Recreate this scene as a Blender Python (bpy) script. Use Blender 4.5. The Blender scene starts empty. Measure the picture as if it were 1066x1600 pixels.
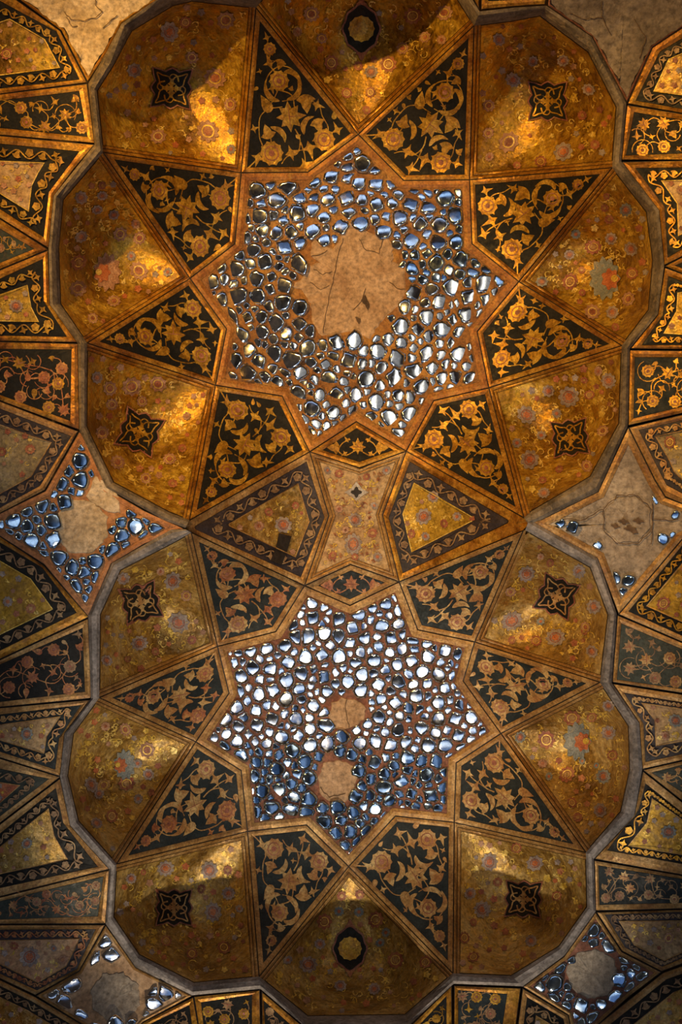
import bpy, math, random
from math import pi, sin, cos, hypot, atan2

# ------------------------------------------------------------------ camera, lights, exposure
scene = bpy.context.scene
COL = scene.collection
CAMZ = 1.6                      # eye height above the floor
F = 1556.0                      # focal length in pixels of the 1066x1600 frame
cam_d = bpy.data.cameras.new('camera')
cam_d.sensor_fit = 'VERTICAL'; cam_d.sensor_height = 36.0; cam_d.lens = 36.0 * F / 1600.0
cam_d.clip_end = 100
cam = bpy.data.objects.new('camera', cam_d); COL.objects.link(cam)
cam.location = (0, 0, CAMZ); cam.rotation_euler = (pi, 0, 0)      # straight up; image right = +x, image down = +y
scene.camera = cam

world = bpy.data.worlds.new('world'); scene.world = world; world.use_nodes = True
bgn = world.node_tree.nodes['Background']
bgn.inputs[0].default_value = (0.5, 0.6, 0.8, 1); bgn.inputs[1].default_value = 0.15

vs = scene.view_settings
vs.view_transform = 'Standard'; vs.look = 'None'; vs.gamma = 1.0; vs.use_curve_mapping = False
vs.exposure = -0.38
scene.cycles.use_denoising = True
scene.cycles.max_bounces = 6
scene.cycles.diffuse_bounces = 3
scene.cycles.glossy_bounces = 4
scene.cycles.sample_clamp_indirect = 4.0

def spot(name, loc, target, power, color, radius, angle, blend=0.5):
    d = bpy.data.lights.new(name, 'SPOT'); d.energy = power; d.color = color
    d.shadow_soft_size = radius; d.spot_size = math.radians(angle); d.spot_blend = blend
    o = bpy.data.objects.new(name, d); COL.objects.link(o)
    from mathutils import Vector
    v = Vector(target) - Vector(loc)
    o.location = loc; o.rotation_euler = v.to_track_quat('-Z', 'Y').to_euler()
    return o
spot('warm_ledge_lamp', (-2.5, -3.9, 3.3), (0.2, -1.8, 9.4), 2100, (1.0, 0.55, 0.13), 0.05, 58, 0.55)
spot('warm_floor_fill', (0.8, -2.1, 0.5), (0.0, -1.9, 9.4), 190, (1.0, 0.64, 0.21), 0.15, 56, 0.9)  # unseen fill added to light the upper dome from below
spot('neutral_ledge_lamp', (-0.3, 4.6, 4.6), (0.1, 1.55, 9.4), 820, (1.0, 0.82, 0.58), 0.05, 56, 0.5)
spot('neutral_floor_fill', (-0.4, 1.1, 0.5), (0.0, 1.2, 9.4), 230, (1.0, 0.90, 0.74), 0.15, 56, 0.9)  # second added fill, under the lower dome, no fixture

# ------------------------------------------------------------------ materials
def newmat(name):
    m = bpy.data.materials.new(name); m.use_nodes = True
    nt = m.node_tree
    return m, nt, nt.nodes['Principled BSDF']
def N(nt, t, **kw):
    n = nt.nodes.new(t)
    for k, v in kw.items(): setattr(n, k, v)
    return n
def ramp(nt, fac, stops):
    r = N(nt, 'ShaderNodeValToRGB'); el = r.color_ramp.elements
    while len(el) < len(stops): el.new(0.5)
    for e, (p, c) in zip(el, stops):
        e.position = p; e.color = c if len(c) == 4 else (*c, 1)
    nt.links.new(fac, r.inputs[0]); return r.outputs[0]
def noise(nt, pos, scale, detail=4, rough=0.55, dist=0.0):
    n = N(nt, 'ShaderNodeTexNoise'); n.inputs['Scale'].default_value = scale
    n.inputs['Detail'].default_value = detail; n.inputs['Roughness'].default_value = rough
    n.inputs['Distortion'].default_value = dist
    nt.links.new(pos, n.inputs['Vector']); return n.outputs[0]
def mixc(nt, fac, a, b, mode='MIX'):
    m = N(nt, 'ShaderNodeMix'); m.data_type = 'RGBA'; m.blend_type = mode
    for s, v in ((m.inputs[0], fac), (m.inputs[6], a), (m.inputs[7], b)):
        if hasattr(v, 'links'): nt.links.new(v, s)
        elif isinstance(v, (int, float)): s.default_value = v
        else: s.default_value = (*v, 1)
    return m.outputs[2]
def g3(v): return (v, v, v, 1)

def paint(name, dark, mid, light, metal=0.0, rough=0.5, patch=2.2, fine=45, fleck=None, fleckamt=0.0, bump=0.25, bscale=70, fleck_scale=22, spec=0.5, gleam=None):
    """aged paint or gilding: large patches, fine mottling, optional flecks of another colour"""
    m, nt, b = newmat(name)
    pos = N(nt, 'ShaderNodeNewGeometry').outputs['Position']
    c = ramp(nt, noise(nt, pos, patch, 5, 0.6, 0.4), [(0.36, dark), (0.5, mid), (0.64, light)])
    f = noise(nt, pos, fine, 4, 0.65)
    c = mixc(nt, 0.75, c, ramp(nt, f, [(0.28, g3(0.22)), (0.5, g3(0.92)), (0.72, g3(1.5))]), 'MULTIPLY')
    if fleck:
        fm = ramp(nt, noise(nt, pos, fleck_scale, 5, 0.7, 1.2), [(0.54, g3(0)), (0.64, g3(fleckamt))])
        c = mixc(nt, fm, c, fleck)
    if gleam:                                         # fine painted scrolls of brighter leaf
        gm = ramp(nt, noise(nt, pos, 34, 3, 0.6, 2.2), [(0.47, g3(0)), (0.5, g3(0.75)), (0.53, g3(0))])
        gm2 = ramp(nt, noise(nt, pos, 9, 3, 0.6), [(0.45, g3(0.15)), (0.6, g3(1))])
        c = mixc(nt, mixc(nt, 1.0, gm, gm2, 'MULTIPLY'), c, gleam)
    nt.links.new(c, b.inputs['Base Color']); b.inputs['Specular IOR Level'].default_value = spec
    if metal > 0:
        mm = ramp(nt, noise(nt, pos, 16, 5, 0.65, 0.6), [(0.38, g3(metal * 0.25)), (0.62, g3(min(1, metal * 1.3)))])
        nt.links.new(mm, b.inputs['Metallic'])
    rr = ramp(nt, noise(nt, pos, 28, 3, 0.6), [(0.3, g3(rough * 0.72)), (0.7, g3(min(1, rough * 1.25)))])
    nt.links.new(rr, b.inputs['Roughness'])
    bp = N(nt, 'ShaderNodeBump'); bp.inputs['Strength'].default_value = bump; bp.inputs['Distance'].default_value = 0.012
    nt.links.new(noise(nt, pos, bscale, 4, 0.7), bp.inputs['Height'])
    if metal > 0:                                     # uneven hand-laid plaster under the leaf
        b2 = N(nt, 'ShaderNodeBump'); b2.inputs['Strength'].default_value = 0.35; b2.inputs['Distance'].default_value = 0.05
        nt.links.new(noise(nt, pos, 7, 3, 0.55), b2.inputs['Height']); nt.links.new(b2.outputs[0], bp.inputs['Normal'])
    nt.links.new(bp.outputs[0], b.inputs['Normal'])
    return m

M = {}
M['gild_a'] = paint('gilded_field_warm', (0.20, 0.092, 0.010), (0.44, 0.235, 0.020), (0.64, 0.41, 0.045), 0.7, 0.36, 2.4, 40, (0.36, 0.18, 0.10), 0.5, gleam=(0.75, 0.50, 0.06))
M['gild_b'] = paint('gilded_field_cool_lit', (0.23, 0.12, 0.025), (0.42, 0.245, 0.05), (0.62, 0.44, 0.16), 0.6, 0.36, 2.6, 40, (0.52, 0.38, 0.22), 0.45, gleam=(0.78, 0.58, 0.20))  # same gold paled for the lower dome's cooler light, with worn flecks
M['gild_pale'] = paint('gilded_field_faded', (0.30, 0.17, 0.07), (0.45, 0.29, 0.13), (0.58, 0.42, 0.23), 0.25, 0.5, 3, 40, (0.40, 0.2, 0.12), 0.4)
M['gild_yellow'] = paint('gilded_field_yellow', (0.36, 0.20, 0.02), (0.50, 0.30, 0.03), (0.62, 0.40, 0.06), 0.5, 0.42, 3, 40, (0.3, 0.16, 0.05), 0.4)
M['gild_grey'] = paint('gilded_field_greyed', (0.22, 0.16, 0.08), (0.34, 0.26, 0.13), (0.46, 0.37, 0.22), 0.2, 0.55, 3, 45, (0.5, 0.38, 0.1), 0.5)
M['gild_pink'] = paint('gilded_field_pinkish', (0.38, 0.21, 0.10), (0.52, 0.30, 0.15), (0.62, 0.40, 0.22), 0.15, 0.55, 3, 45, (0.45, 0.16, 0.08), 0.4)
M['border'] = paint('gilded_border', (0.25, 0.095, 0.015), (0.46, 0.21, 0.025), (0.64, 0.35, 0.05), 0.6, 0.38, 4, 55, (0.22, 0.08, 0.02), 0.6)
M['border_b'] = paint('gilded_border_cool_lit', (0.26, 0.13, 0.04), (0.42, 0.23, 0.07), (0.58, 0.37, 0.15), 0.4, 0.45, 4, 55, (0.25, 0.10, 0.04), 0.6)  # border gold again, cooler light put into its colour
M['border_star'] = paint('ochre_star_border', (0.26, 0.09, 0.02), (0.38, 0.15, 0.03), (0.48, 0.22, 0.05), 0.3, 0.5, 4, 55, (0.5, 0.3, 0.06), 0.5)
M['line'] = paint('black_ruled_line', (0.012, 0.008, 0.005), (0.02, 0.012, 0.007), (0.035, 0.02, 0.01), 0, 0.6)
M['black'] = paint('black_lacquer_ground', (0.005, 0.0055, 0.006), (0.008, 0.0085, 0.0085), (0.016, 0.015, 0.013), 0, 0.6, 5, 60, (0.035, 0.022, 0.010), 0.3, 0.15, spec=0.25)
M['teal'] = paint('blue_black_ground', (0.008, 0.014, 0.017), (0.013, 0.021, 0.025), (0.024, 0.032, 0.034), 0, 0.6, 5, 60, (0.04, 0.03, 0.02), 0.3, 0.15, spec=0.3)
M['green_black'] = paint('green_black_ground', (0.018, 0.028, 0.020), (0.03, 0.042, 0.032), (0.05, 0.058, 0.045), 0, 0.6, 5, 60, (0.09, 0.06, 0.04), 0.4, 0.15)
M['violet_black'] = paint('violet_black_ground', (0.018, 0.014, 0.018), (0.03, 0.022, 0.028), (0.05, 0.038, 0.042), 0, 0.6, 5, 60, (0.09, 0.05, 0.03), 0.4, 0.15)
M['orn'] = paint('gold_ornament', (0.34, 0.16, 0.015), (0.52, 0.27, 0.025), (0.66, 0.39, 0.05), 0.6, 0.36, 9, 60, (0.20, 0.085, 0.015), 0.6)
M['orn_b'] = paint('gold_ornament_cool_lit', (0.36, 0.16, 0.05), (0.46, 0.26, 0.09), (0.60, 0.42, 0.18), 0.35, 0.45, 9, 60, (0.28, 0.11, 0.05), 0.6)  # ornament gold again, paled as if under cooler light
M['orn_red'] = paint('rust_ornament', (0.28, 0.08, 0.03), (0.40, 0.15, 0.05), (0.50, 0.27, 0.09), 0.25, 0.5, 12, 60, (0.1, 0.05, 0.03), 0.7)
M['orn_dull'] = paint('dull_ornament', (0.20, 0.11, 0.05), (0.30, 0.18, 0.09), (0.42, 0.28, 0.13), 0.2, 0.55, 10, 60, (0.06, 0.04, 0.03), 0.8)
M['tendril'] = paint('pale_gold_tendril', (0.62, 0.37, 0.04), (0.80, 0.54, 0.09), (0.90, 0.68, 0.22), 0.35, 0.35, 6, 60)
M['pet_grey'] = paint('lilac_grey_petal', (0.20, 0.15, 0.13), (0.30, 0.24, 0.22), (0.42, 0.35, 0.31), 0, 0.6, 8, 90, (0.5, 0.33, 0.12), 0.6)
M['pet_pale'] = paint('pale_grey_petal', (0.36, 0.31, 0.27), (0.48, 0.43, 0.39), (0.60, 0.55, 0.50), 0, 0.6, 8, 90, (0.35, 0.24, 0.16), 0.5)
M['pet_blue'] = paint('blue_grey_petal', (0.14, 0.16, 0.16), (0.22, 0.24, 0.23), (0.34, 0.34, 0.30), 0, 0.6, 8, 90, (0.42, 0.28, 0.1), 0.5)
M['pet_pink'] = paint('pinkish_petal', (0.30, 0.15, 0.08), (0.42, 0.22, 0.13), (0.52, 0.31, 0.20), 0, 0.6, 12, 90, (0.26, 0.11, 0.05), 0.7)
M['pet_red'] = paint('red_brown_petal', (0.20, 0.06, 0.03), (0.34, 0.10, 0.05), (0.45, 0.18, 0.08), 0, 0.55, 8, 90, (0.5, 0.28, 0.1), 0.6)
M['heart_red'] = paint('vermilion_heart', (0.34, 0.09, 0.035), (0.48, 0.14, 0.05), (0.55, 0.23, 0.10), 0, 0.55, 8, 90)
M['heart_gold'] = paint('golden_heart', (0.34, 0.17, 0.04), (0.45, 0.25, 0.08), (0.58, 0.38, 0.16), 0.3, 0.5, 8, 90)
M['redline'] = paint('red_outline', (0.20, 0.06, 0.03), (0.30, 0.10, 0.06), (0.40, 0.18, 0.11), 0, 0.6, 8, 90)
M['rib'] = paint('grey_rib_plaster', (0.12, 0.105, 0.10), (0.20, 0.178, 0.17), (0.30, 0.265, 0.25), 0, 0.75, 5, 35, (0.38, 0.33, 0.30), 0.5, 0.5, 50)
M['rib_a'] = paint('brown_rib_plaster', (0.09, 0.07, 0.05), (0.16, 0.125, 0.09), (0.25, 0.20, 0.14), 0, 0.75, 5, 35, (0.33, 0.24, 0.13), 0.5, 0.5, 50)
M['plaster'] = paint('bare_plaster', (0.36, 0.21, 0.11), (0.47, 0.30, 0.17), (0.55, 0.37, 0.23), 0, 0.85, 4, 30, (0.30, 0.18, 0.09), 0.5, 0.5, 35)
M['plaster_grey'] = paint('grey_bare_plaster', (0.26, 0.21, 0.16), (0.36, 0.29, 0.22), (0.46, 0.38, 0.29), 0, 0.85, 4, 30, (0.22, 0.15, 0.09), 0.6, 0.6, 35)
M['plaster_dark'] = paint('dark_bare_plaster', (0.13, 0.10, 0.075), (0.19, 0.15, 0.115), (0.26, 0.21, 0.16), 0, 0.85, 4, 30, (0.10, 0.07, 0.05), 0.6, 0.6, 35)  # grey plaster in a darker tone, for one corner
M['plaster_cream'] = paint('cream_bare_plaster', (0.44, 0.33, 0.20), (0.55, 0.43, 0.29), (0.66, 0.54, 0.40), 0, 0.85, 4, 30, (0.36, 0.24, 0.12), 0.6, 0.6, 35)
M['crack'] = paint('crack_brown', (0.08, 0.045, 0.025), (0.11, 0.065, 0.035), (0.15, 0.09, 0.05), 0, 0.9)  # dark brown for plaster cracks and stains
M['mortar_a'] = paint('warm_lit_mortar', (0.20, 0.075, 0.02), (0.33, 0.14, 0.03), (0.46, 0.23, 0.05), 0.1, 0.6, 4, 40, (0.08, 0.03, 0.015), 0.6, 0.6, 45)  # mortar coloured ochre to carry the upper dome's warm light
M['mortar_b'] = paint('red_mortar', (0.14, 0.05, 0.028), (0.22, 0.08, 0.045), (0.30, 0.125, 0.075), 0, 0.7, 4, 40, (0.10, 0.04, 0.025), 0.6, 0.6, 45)
M['mortar_c'] = paint('orange_mortar', (0.30, 0.12, 0.04), (0.42, 0.18, 0.07), (0.50, 0.25, 0.11), 0, 0.7, 4, 40, (0.20, 0.08, 0.04), 0.6, 0.5, 45)
M['stone'] = paint('wall_plaster', (0.14, 0.10, 0.07), (0.2, 0.15, 0.10), (0.27, 0.2, 0.14), 0, 0.8, 0.6, 12)
M['floor'] = paint('floor_brick', (0.06, 0.045, 0.035), (0.09, 0.07, 0.05), (0.13, 0.10, 0.07), 0, 0.8, 0.6, 12)
M['vault'] = paint('vault_plaster', (0.08, 0.04, 0.015), (0.14, 0.075, 0.025), (0.2, 0.12, 0.05), 0, 0.7, 1.2, 20)
M['wood'] = paint('window_wood', (0.05, 0.03, 0.02), (0.08, 0.05, 0.03), (0.12, 0.08, 0.05), 0, 0.6)

def mirror(name, c, rough):
    m, nt, b = newmat(name)
    b.inputs['Metallic'].default_value = 1.0
    pos = N(nt, 'ShaderNodeNewGeometry').outputs['Position']
    k = ramp(nt, noise(nt, pos, 30, 4, 0.7), [(0.3, tuple(x * 0.72 for x in c)), (0.6, c)])
    nt.links.new(k, b.inputs['Base Color'])
    r = ramp(nt, noise(nt, pos, 14, 3, 0.6), [(0.35, g3(rough * 0.6)), (0.7, g3(rough * 1.8))])
    nt.links.new(r, b.inputs['Roughness'])
    return m
M['mirror'] = mirror('aged_mirror_glass', (0.86, 0.88, 0.90), 0.09)
M['mirror_blue'] = mirror('sky_tinted_mirror_glass', (0.55, 0.68, 0.80), 0.10)  # mirror tinted darker blue, standing for dim sky reflections
def glow(name, c, s):
    m, nt, b = newmat(name)
    b.inputs['Base Color'].default_value = (0.02, 0.02, 0.02, 1)
    b.inputs['Emission Color'].default_value = (*c, 1); b.inputs['Emission Strength'].default_value = s
    return m
for k_, lo, hi in (('day_s', ((0.66, 0.80, 1.0), 1.6), ((0.26, 0.44, 0.88), 0.55)), ('day_n', ((0.55, 0.72, 1.0), 1.75), ((0.24, 0.40, 0.80), 0.42)),
                   ('day_e', ((1.0, 0.95, 0.84), 2.3), ((0.80, 0.78, 0.76), 0.42)), ('day_w', ((0.45, 0.62, 0.95), 0.75), ((0.16, 0.30, 0.60), 0.32))):
    M[k_ + '_low'] = glow('daylight_pane_' + k_[-1] + '_bright', *lo); M[k_ + '_high'] = glow('daylight_pane_' + k_[-1] + '_sky', *hi)

# ------------------------------------------------------------------ builders
ORG = {}                                              # world origin of every Empty / parent
def U(p, z): return ((p[0] - 533) / F * z, (p[1] - 800) / F * z, z + CAMZ)
def setp(o, label=None, cat=None, group=None, kind=None):
    if label: o['label'] = label
    if cat: o['category'] = cat
    if group: o['group'] = group
    if kind: o['kind'] = kind
    return o
def empty(name, loc, **kw):
    o = bpy.data.objects.new(name, None); COL.objects.link(o); o.location = loc
    o.empty_display_size = 0.1
    ORG[o.name] = tuple(loc); return setp(o, **kw)
def mesh(name, V, Fc, mat, parent=None, smooth=False, origin=None, **kw):
    """V in world coordinates; the object's origin sits at `origin` (default: its own centre)"""
    if origin is None:
        n = len(V); origin = tuple(sum(v[k] for v in V) / n for k in range(3))
    me = bpy.data.meshes.new(name)
    me.from_pydata([(v[0] - origin[0], v[1] - origin[1], v[2] - origin[2]) for v in V], [], Fc)
    me.materials.append(M[mat] if isinstance(mat, str) else mat)
    if smooth: me.polygons.foreach_set('use_smooth', [True] * len(me.polygons))
    me.update()
    o = bpy.data.objects.new(name, me); COL.objects.link(o)
    ORG[o.name] = origin
    if parent is not None:
        po = ORG[parent.name]; o.parent = parent
        o.location = tuple(origin[k] - po[k] for k in range(3))
    else: o.location = origin
    return setp(o, **kw)

# 2-D plan helpers (plan = outline of the vault as seen from the middle of the room)
def area(P): return 0.5 * sum(P[i][0] * P[(i + 1) % len(P)][1] - P[(i + 1) % len(P)][0] * P[i][1] for i in range(len(P)))
def centroid(P):
    a = area(P); cx = cy = 0
    for i in range(len(P)):
        x0, y0 = P[i]; x1, y1 = P[(i + 1) % len(P)]; k = x0 * y1 - x1 * y0
        cx += (x0 + x1) * k; cy += (y0 + y1) * k
    return (cx / (6 * a), cy / (6 * a))
def inside(p, P):
    c = False; n = len(P)
    for i in range(n):
        (x0, y0), (x1, y1) = P[i], P[(i + 1) % n]
        if (y0 > p[1]) != (y1 > p[1]) and p[0] < (x1 - x0) * (p[1] - y0) / (y1 - y0) + x0: c = not c
    return c
def inset(P, d):
    n = len(P); ds = d if isinstance(d, (list, tuple)) else [d] * n
    s = 1 if area(P) > 0 else -1
    L = []
    for i in range(n):
        (x0, y0), (x1, y1) = P[i], P[(i + 1) % n]
        l = hypot(x1 - x0, y1 - y0) or 1e-6
        nx, ny = -(y1 - y0) / l * s, (x1 - x0) / l * s
        L.append((x0 + nx * ds[i], y0 + ny * ds[i], (x1 - x0) / l, (y1 - y0) / l, nx, ny))
    out = []
    for i in range(n):
        a, b = L[i - 1], L[i]
        cr = a[2] * b[3] - a[3] * b[2]
        if abs(cr) < 0.12:
            out.append((P[i][0] + (a[4] * ds[i - 1] + b[4] * ds[i]) / 2, P[i][1] + (a[5] * ds[i - 1] + b[5] * ds[i]) / 2))
        else:
            t = ((b[0] - a[0]) * b[3] - (b[1] - a[1]) * b[2]) / cr
            out.append((a[0] + a[2] * t, a[1] + a[3] * t))
    return out
def lerp(a, b, t): return (a[0] + (b[0] - a[0]) * t, a[1] + (b[1] - a[1]) * t)
def subdiv(P, step=12, closed=True):
    out = []
    n = len(P)
    for i in range(n if closed else n - 1):
        a, b = P[i], P[(i + 1) % n]
        k = max(1, int(math.ceil(hypot(b[0] - a[0], b[1] - a[1]) / step)))
        out += [lerp(a, b, j / k) for j in range(k)]
    if not closed: out.append(P[-1])
    return out
class MB:
    def __init__(s, zf, off=0.0): s.zf, s.off, s.V, s.Fc = zf, off, [], []
    def v(s, p, extra=0.0):
        s.V.append(U(p, s.zf(p) - s.off - extra)); return len(s.V) - 1
    def fan(s, c, pts, extra=0.0):
        ci = s.v(c, extra); ids = [s.v(p, extra) for p in pts]
        for i in range(len(ids)): s.Fc.append((ci, ids[i], ids[(i + 1) % len(ids)]))
    def strip(s, A, B, closed=False):
        a = [s.v(p) for p in A]; b = [s.v(p) for p in B]
        n = len(a)
        for i in range(n if closed else n - 1):
            j = (i + 1) % n; s.Fc.append((a[i], a[j], b[j], b[i]))
    def ribbon(s, pts, w, w1=None):
        A, B = [], []; n = len(pts)
        for i, p in enumerate(pts):
            q0, q1 = pts[max(0, i - 1)], pts[min(n - 1, i + 1)]
            l = hypot(q1[0] - q0[0], q1[1] - q0[1]) or 1e-6
            ww = w if w1 is None else w + (w1 - w) * i / max(1, n - 1)
            nx, ny = -(q1[1] - q0[1]) / l * ww / 2, (q1[0] - q0[0]) / l * ww / 2
            A.append((p[0] + nx, p[1] + ny)); B.append((p[0] - nx, p[1] - ny))
        s.strip(A, B)
    def crescent(s, pts, w):
        A, B = [], []; n = len(pts)
        for i, p in enumerate(pts):
            q0, q1 = pts[max(0, i - 1)], pts[min(n - 1, i + 1)]
            l = hypot(q1[0] - q0[0], q1[1] - q0[1]) or 1e-6
            f = i / (n - 1); ww = w * (sin(pi * min(1, f * 1.02)) ** 0.8 * (1.15 - 0.5 * f) + 0.06)
            nx, ny = -(q1[1] - q0[1]) / l, (q1[0] - q0[0]) / l
            A.append((p[0] + nx * ww * 0.75, p[1] + ny * ww * 0.75)); B.append((p[0] - nx * ww * 0.35, p[1] - ny * ww * 0.35))
        s.strip(A, B)
    def area_fan(s, P, c=None, step=12, rings=None, apex=None):
        """grid filling a star-shaped outline"""
        c = c or centroid(P); B = subdiv(P, step)
        R = rings or max(2, int(max(hypot(p[0] - c[0], p[1] - c[1]) for p in P) / (step * 1.3)))
        ci = s.v(c); prev = None
        for k in range(1, R + 1):
            ids = [s.v(lerp(c, p, k / R)) for p in B]
            n = len(ids)
            for i in range(n):
                j = (i + 1) % n
                if prev is None: s.Fc.append((ci, ids[i], ids[j]))
                else: s.Fc.append((prev[i], ids[i], ids[j], prev[j]))
            prev = ids
    def build(s, name, mat, parent=None, smooth=False, **kw):
        if not s.Fc: return None
        return mesh(name, s.V, s.Fc, mat, parent, smooth, **kw)
def border(zf, P0, P1, off, name, mat, parent, edges=None, ridge=0.006):
    """one moulded strip between two outlines with the same corners"""
    m = MB(zf, off); n = len(P0)
    for i in range(n):
        if edges is not None and i not in edges: continue
        a, b, c, d = P0[i], P0[(i + 1) % n], P1[(i + 1) % n], P1[i]
        k = max(1, int(math.ceil(hypot(b[0] - a[0], b[1] - a[1]) / 12)))
        A = [lerp(a, b, j / k) for j in range(k + 1)]; D = [lerp(d, c, j / k) for j in range(k + 1)]
        mid = [lerp(x, y, 0.5) for x, y in zip(A, D)]
        ia = [m.v(p) for p in A]; im = [m.v(p, ridge) for p in mid]; ib = [m.v(p) for p in D]
        for j in range(k):
            m.Fc.append((ia[j], ia[j + 1], im[j + 1], im[j])); m.Fc.append((im[j], im[j + 1], ib[j + 1], ib[j]))
    return m.build(name, mat, parent)

# motif outlines -------------------------------------------------------------
def circ(c, r, n=14, lobes=0, depth=0.0, rot=0.0, sx=1.0, sy=1.0, ax=0.0):
    out = []
    for i in range(n):
        a = 2 * pi * i / n
        rr = r * (1 + depth * cos(lobes * a + rot))
        x, y = rr * cos(a) * sx, rr * sin(a) * sy
        out.append((c[0] + x * cos(ax) - y * sin(ax), c[1] + x * sin(ax) + y * cos(ax)))
    return out
def spiky(c, radii, r, rot=0.0):
    n = len(radii)
    return [(c[0] + r * q * cos(rot + 2 * pi * i / n), c[1] + r * q * sin(rot + 2 * pi * i / n)) for i, q in enumerate(radii)]
LEAF = [1.15, .62, .95, .55, 1.0, .6, .85, .5, .9, .5, .85, .6, 1.0, .55, .95, .62]
LILY = [1.3, .45, .38, .95, .40, .42, .75, .42, .40, .95, .38, .45]
TULIP = [1.2, .75, .55, .9, .6, .5, .45, .5, .6, .9, .55, .75]
BUD = [1.5, .7, .55, .5, .48, .5, .55, .7]
def arc(c, r, a0, a1, n=9, sq=1.0):
    return [(c[0] + r * cos(a0 + (a1 - a0) * i / (n - 1)), c[1] + r * sq * sin(a0 + (a1 - a0) * i / (n - 1))) for i in range(n)]
def curve(pts, per=4):
    """Catmull-Rom through points"""
    out = []; n = len(pts)
    for i in range(n - 1):
        p0, p1, p2, p3 = pts[max(0, i - 1)], pts[i], pts[i + 1], pts[min(n - 1, i + 2)]
        for j in range(per):
            t = j / per
            out.append(tuple(0.5 * (2 * p1[k] + (p2[k] - p0[k]) * t + (2 * p0[k] - 5 * p1[k] + 4 * p2[k] - p3[k]) * t * t + (3 * p1[k] - p0[k] - 3 * p2[k] + p3[k]) * t ** 3) for k in (0, 1)))
    out.append(pts[-1]); return out
def flower(parent, zf, c, r, kind, rng, off=0.012):
    """painted rosette: petals, ring and heart"""
    pet = {'g': 'pet_grey', 'b': 'pet_blue', 'w': 'pet_pink', 'r': 'pet_red', 'y': 'heart_gold'}[kind]
    heart = {'g': 'heart_red', 'b': 'heart_red', 'w': 'pet_red', 'r': 'heart_gold', 'y': 'pet_red'}[kind]
    nl = rng.choice([8, 9, 10]); sq = rng.uniform(0.82, 1.0); ax = rng.uniform(0, pi)
    m = MB(zf, off); m.fan(c, circ(c, r, nl * 3, nl, 0.14, rng.uniform(0, 6), 1, sq, ax))
    o = m.build('rosette', pet, parent)
    if r > 8:
        m = MB(zf, off + 0.003)
        A = circ(c, r * 0.62, 16, 0, 0, 0, 1, sq, ax); B = circ(c, r * 0.50, 16, 0, 0, 0, 1, sq, ax)
        m.strip(A, B, True)
        m.build('petal_ring', 'tendril' if kind in 'rwy' else 'redline', o)
    m = MB(zf, off + 0.004); m.fan(c, circ(c, r * 0.40, 12, 6, 0.12, 0, 1, sq, ax)); m.build('heart', heart, o)
    return o

# ------------------------------------------------------------------ plan of the vault: joints read as (x, y)
A = [(560, 210), (734, 281), (811, 440), (764, 606), (635, 705), (484, 706), (337, 602), (297, 435), (377, 270)]
AI = [(631, 282), (738, 381), (746, 518), (678, 626), (557, 659), (441, 619), (354, 514), (367, 381), (481, 269)]
AT = {0: (741, 40), 1: (957, 262), 2: (972, 540), 3: (819, 809), 5: (296, 813), 6: (136, 536), 7: (161, 238), 8: (400, 12)}
B = [(476, 915), (624, 909), (742, 1003), (783, 1146), (710, 1285), (545, 1354), (387, 1299), (306, 1159), (340, 1010)]
BI = [(547, 946), (653, 984), (724, 1064), (713, 1192), (618, 1275), (479, 1289), (377, 1204), (358, 1083), (431, 987)]
BT = {1: (818, 829), 2: (938, 1066), 3: (916, 1332), 4: (708, 1521), 5: (405, 1526), 6: (182, 1350), 7: (155, 1090), 8: (299, 832)}
JL, JR = (296, 823), (821, 819)
DA, DB = (562, 731), (548, 882)            # outer corners of the two small lozenges
WL, WR = (514, 806), (598, 805)            # waist of the hourglass panel
CA, CB = (556, 455), (545, 1135)
RIM_A = {8: [AT[7], (151, 142), (177, 101), (205, 48), (270, 8), (300, 1), AT[8]],
         0: [AT[8], (432, -30), (500, -62), (570, -70), (650, -55), (705, -18), AT[0]],
         1: [AT[0], (802, 32), (844, 24), (920, 81), (964, 167), AT[1]],
         2: [AT[1], (1011, 331), (1021, 407), (1014, 485), AT[2]],
         3: [AT[2], (968, 662), (923, 745), (831, 799), AT[3]],
         6: [AT[5], (263, 800), (177, 754), (135, 667), AT[6]],
         7: [AT[6], (94, 475), (91, 387), (98, 312), AT[7]]}
RIM_B = {8: [BT[8], (270, 848), (188, 890), (156, 960), BT[7]],
         7: [BT[7], (114, 1146), (105, 1212), (122, 1283), BT[6]],
         6: [BT[6], (177, 1433), (217, 1492), (303, 1536), BT[5]],
         5: [BT[5], (481, 1588), (633, 1586), BT[4]],
         4: [BT[4], (799, 1525), (874, 1479), (918, 1417), BT[3]],
         3: [BT[3], (971, 1268), (985, 1202), (983, 1134), BT[2]],
         2: [BT[2], (951, 960), (923, 886), (821, 828), BT[1]]}
RIB_A = [((296, 813), (290, 825)), ((263, 800), (257, 813)), ((177, 754), (166, 762)), ((135, 667), (124, 672)), ((136, 536), (122, 537)), ((94, 475), (78, 476)), ((91, 387), (76, 388)), ((98, 312), (84, 306)), ((161, 238), (148, 226)), ((151, 142), (138, 131)), ((177, 101), (164, 86)), ((205, 48), (190, 37)), ((270, 8), (257, -9)), ((300, 1), (299, -16)), ((400, 12), (402, -8)), ((432, -30), (426, -50)), ((500, -62), (496, -82)), ((570, -70), (570, -92)), ((650, -55), (658, -75)), ((705, -18), (722, -26)), ((741, 40), (750, 18)), ((802, 32), (804, 12)), ((844, 24), (854, 9)), ((920, 81), (925, 58)), ((964, 167), (979, 161)), ((957, 262), (971, 252)), ((1011, 331), (1030, 329)), ((1021, 407), (1038, 416)), ((1014, 485), (1028, 491)), ((972, 540), (984, 545)), ((968, 662), (981, 666)), ((923, 745), (935, 768)), ((831, 799), (846, 812)), ((819, 809), (826, 819))]
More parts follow.
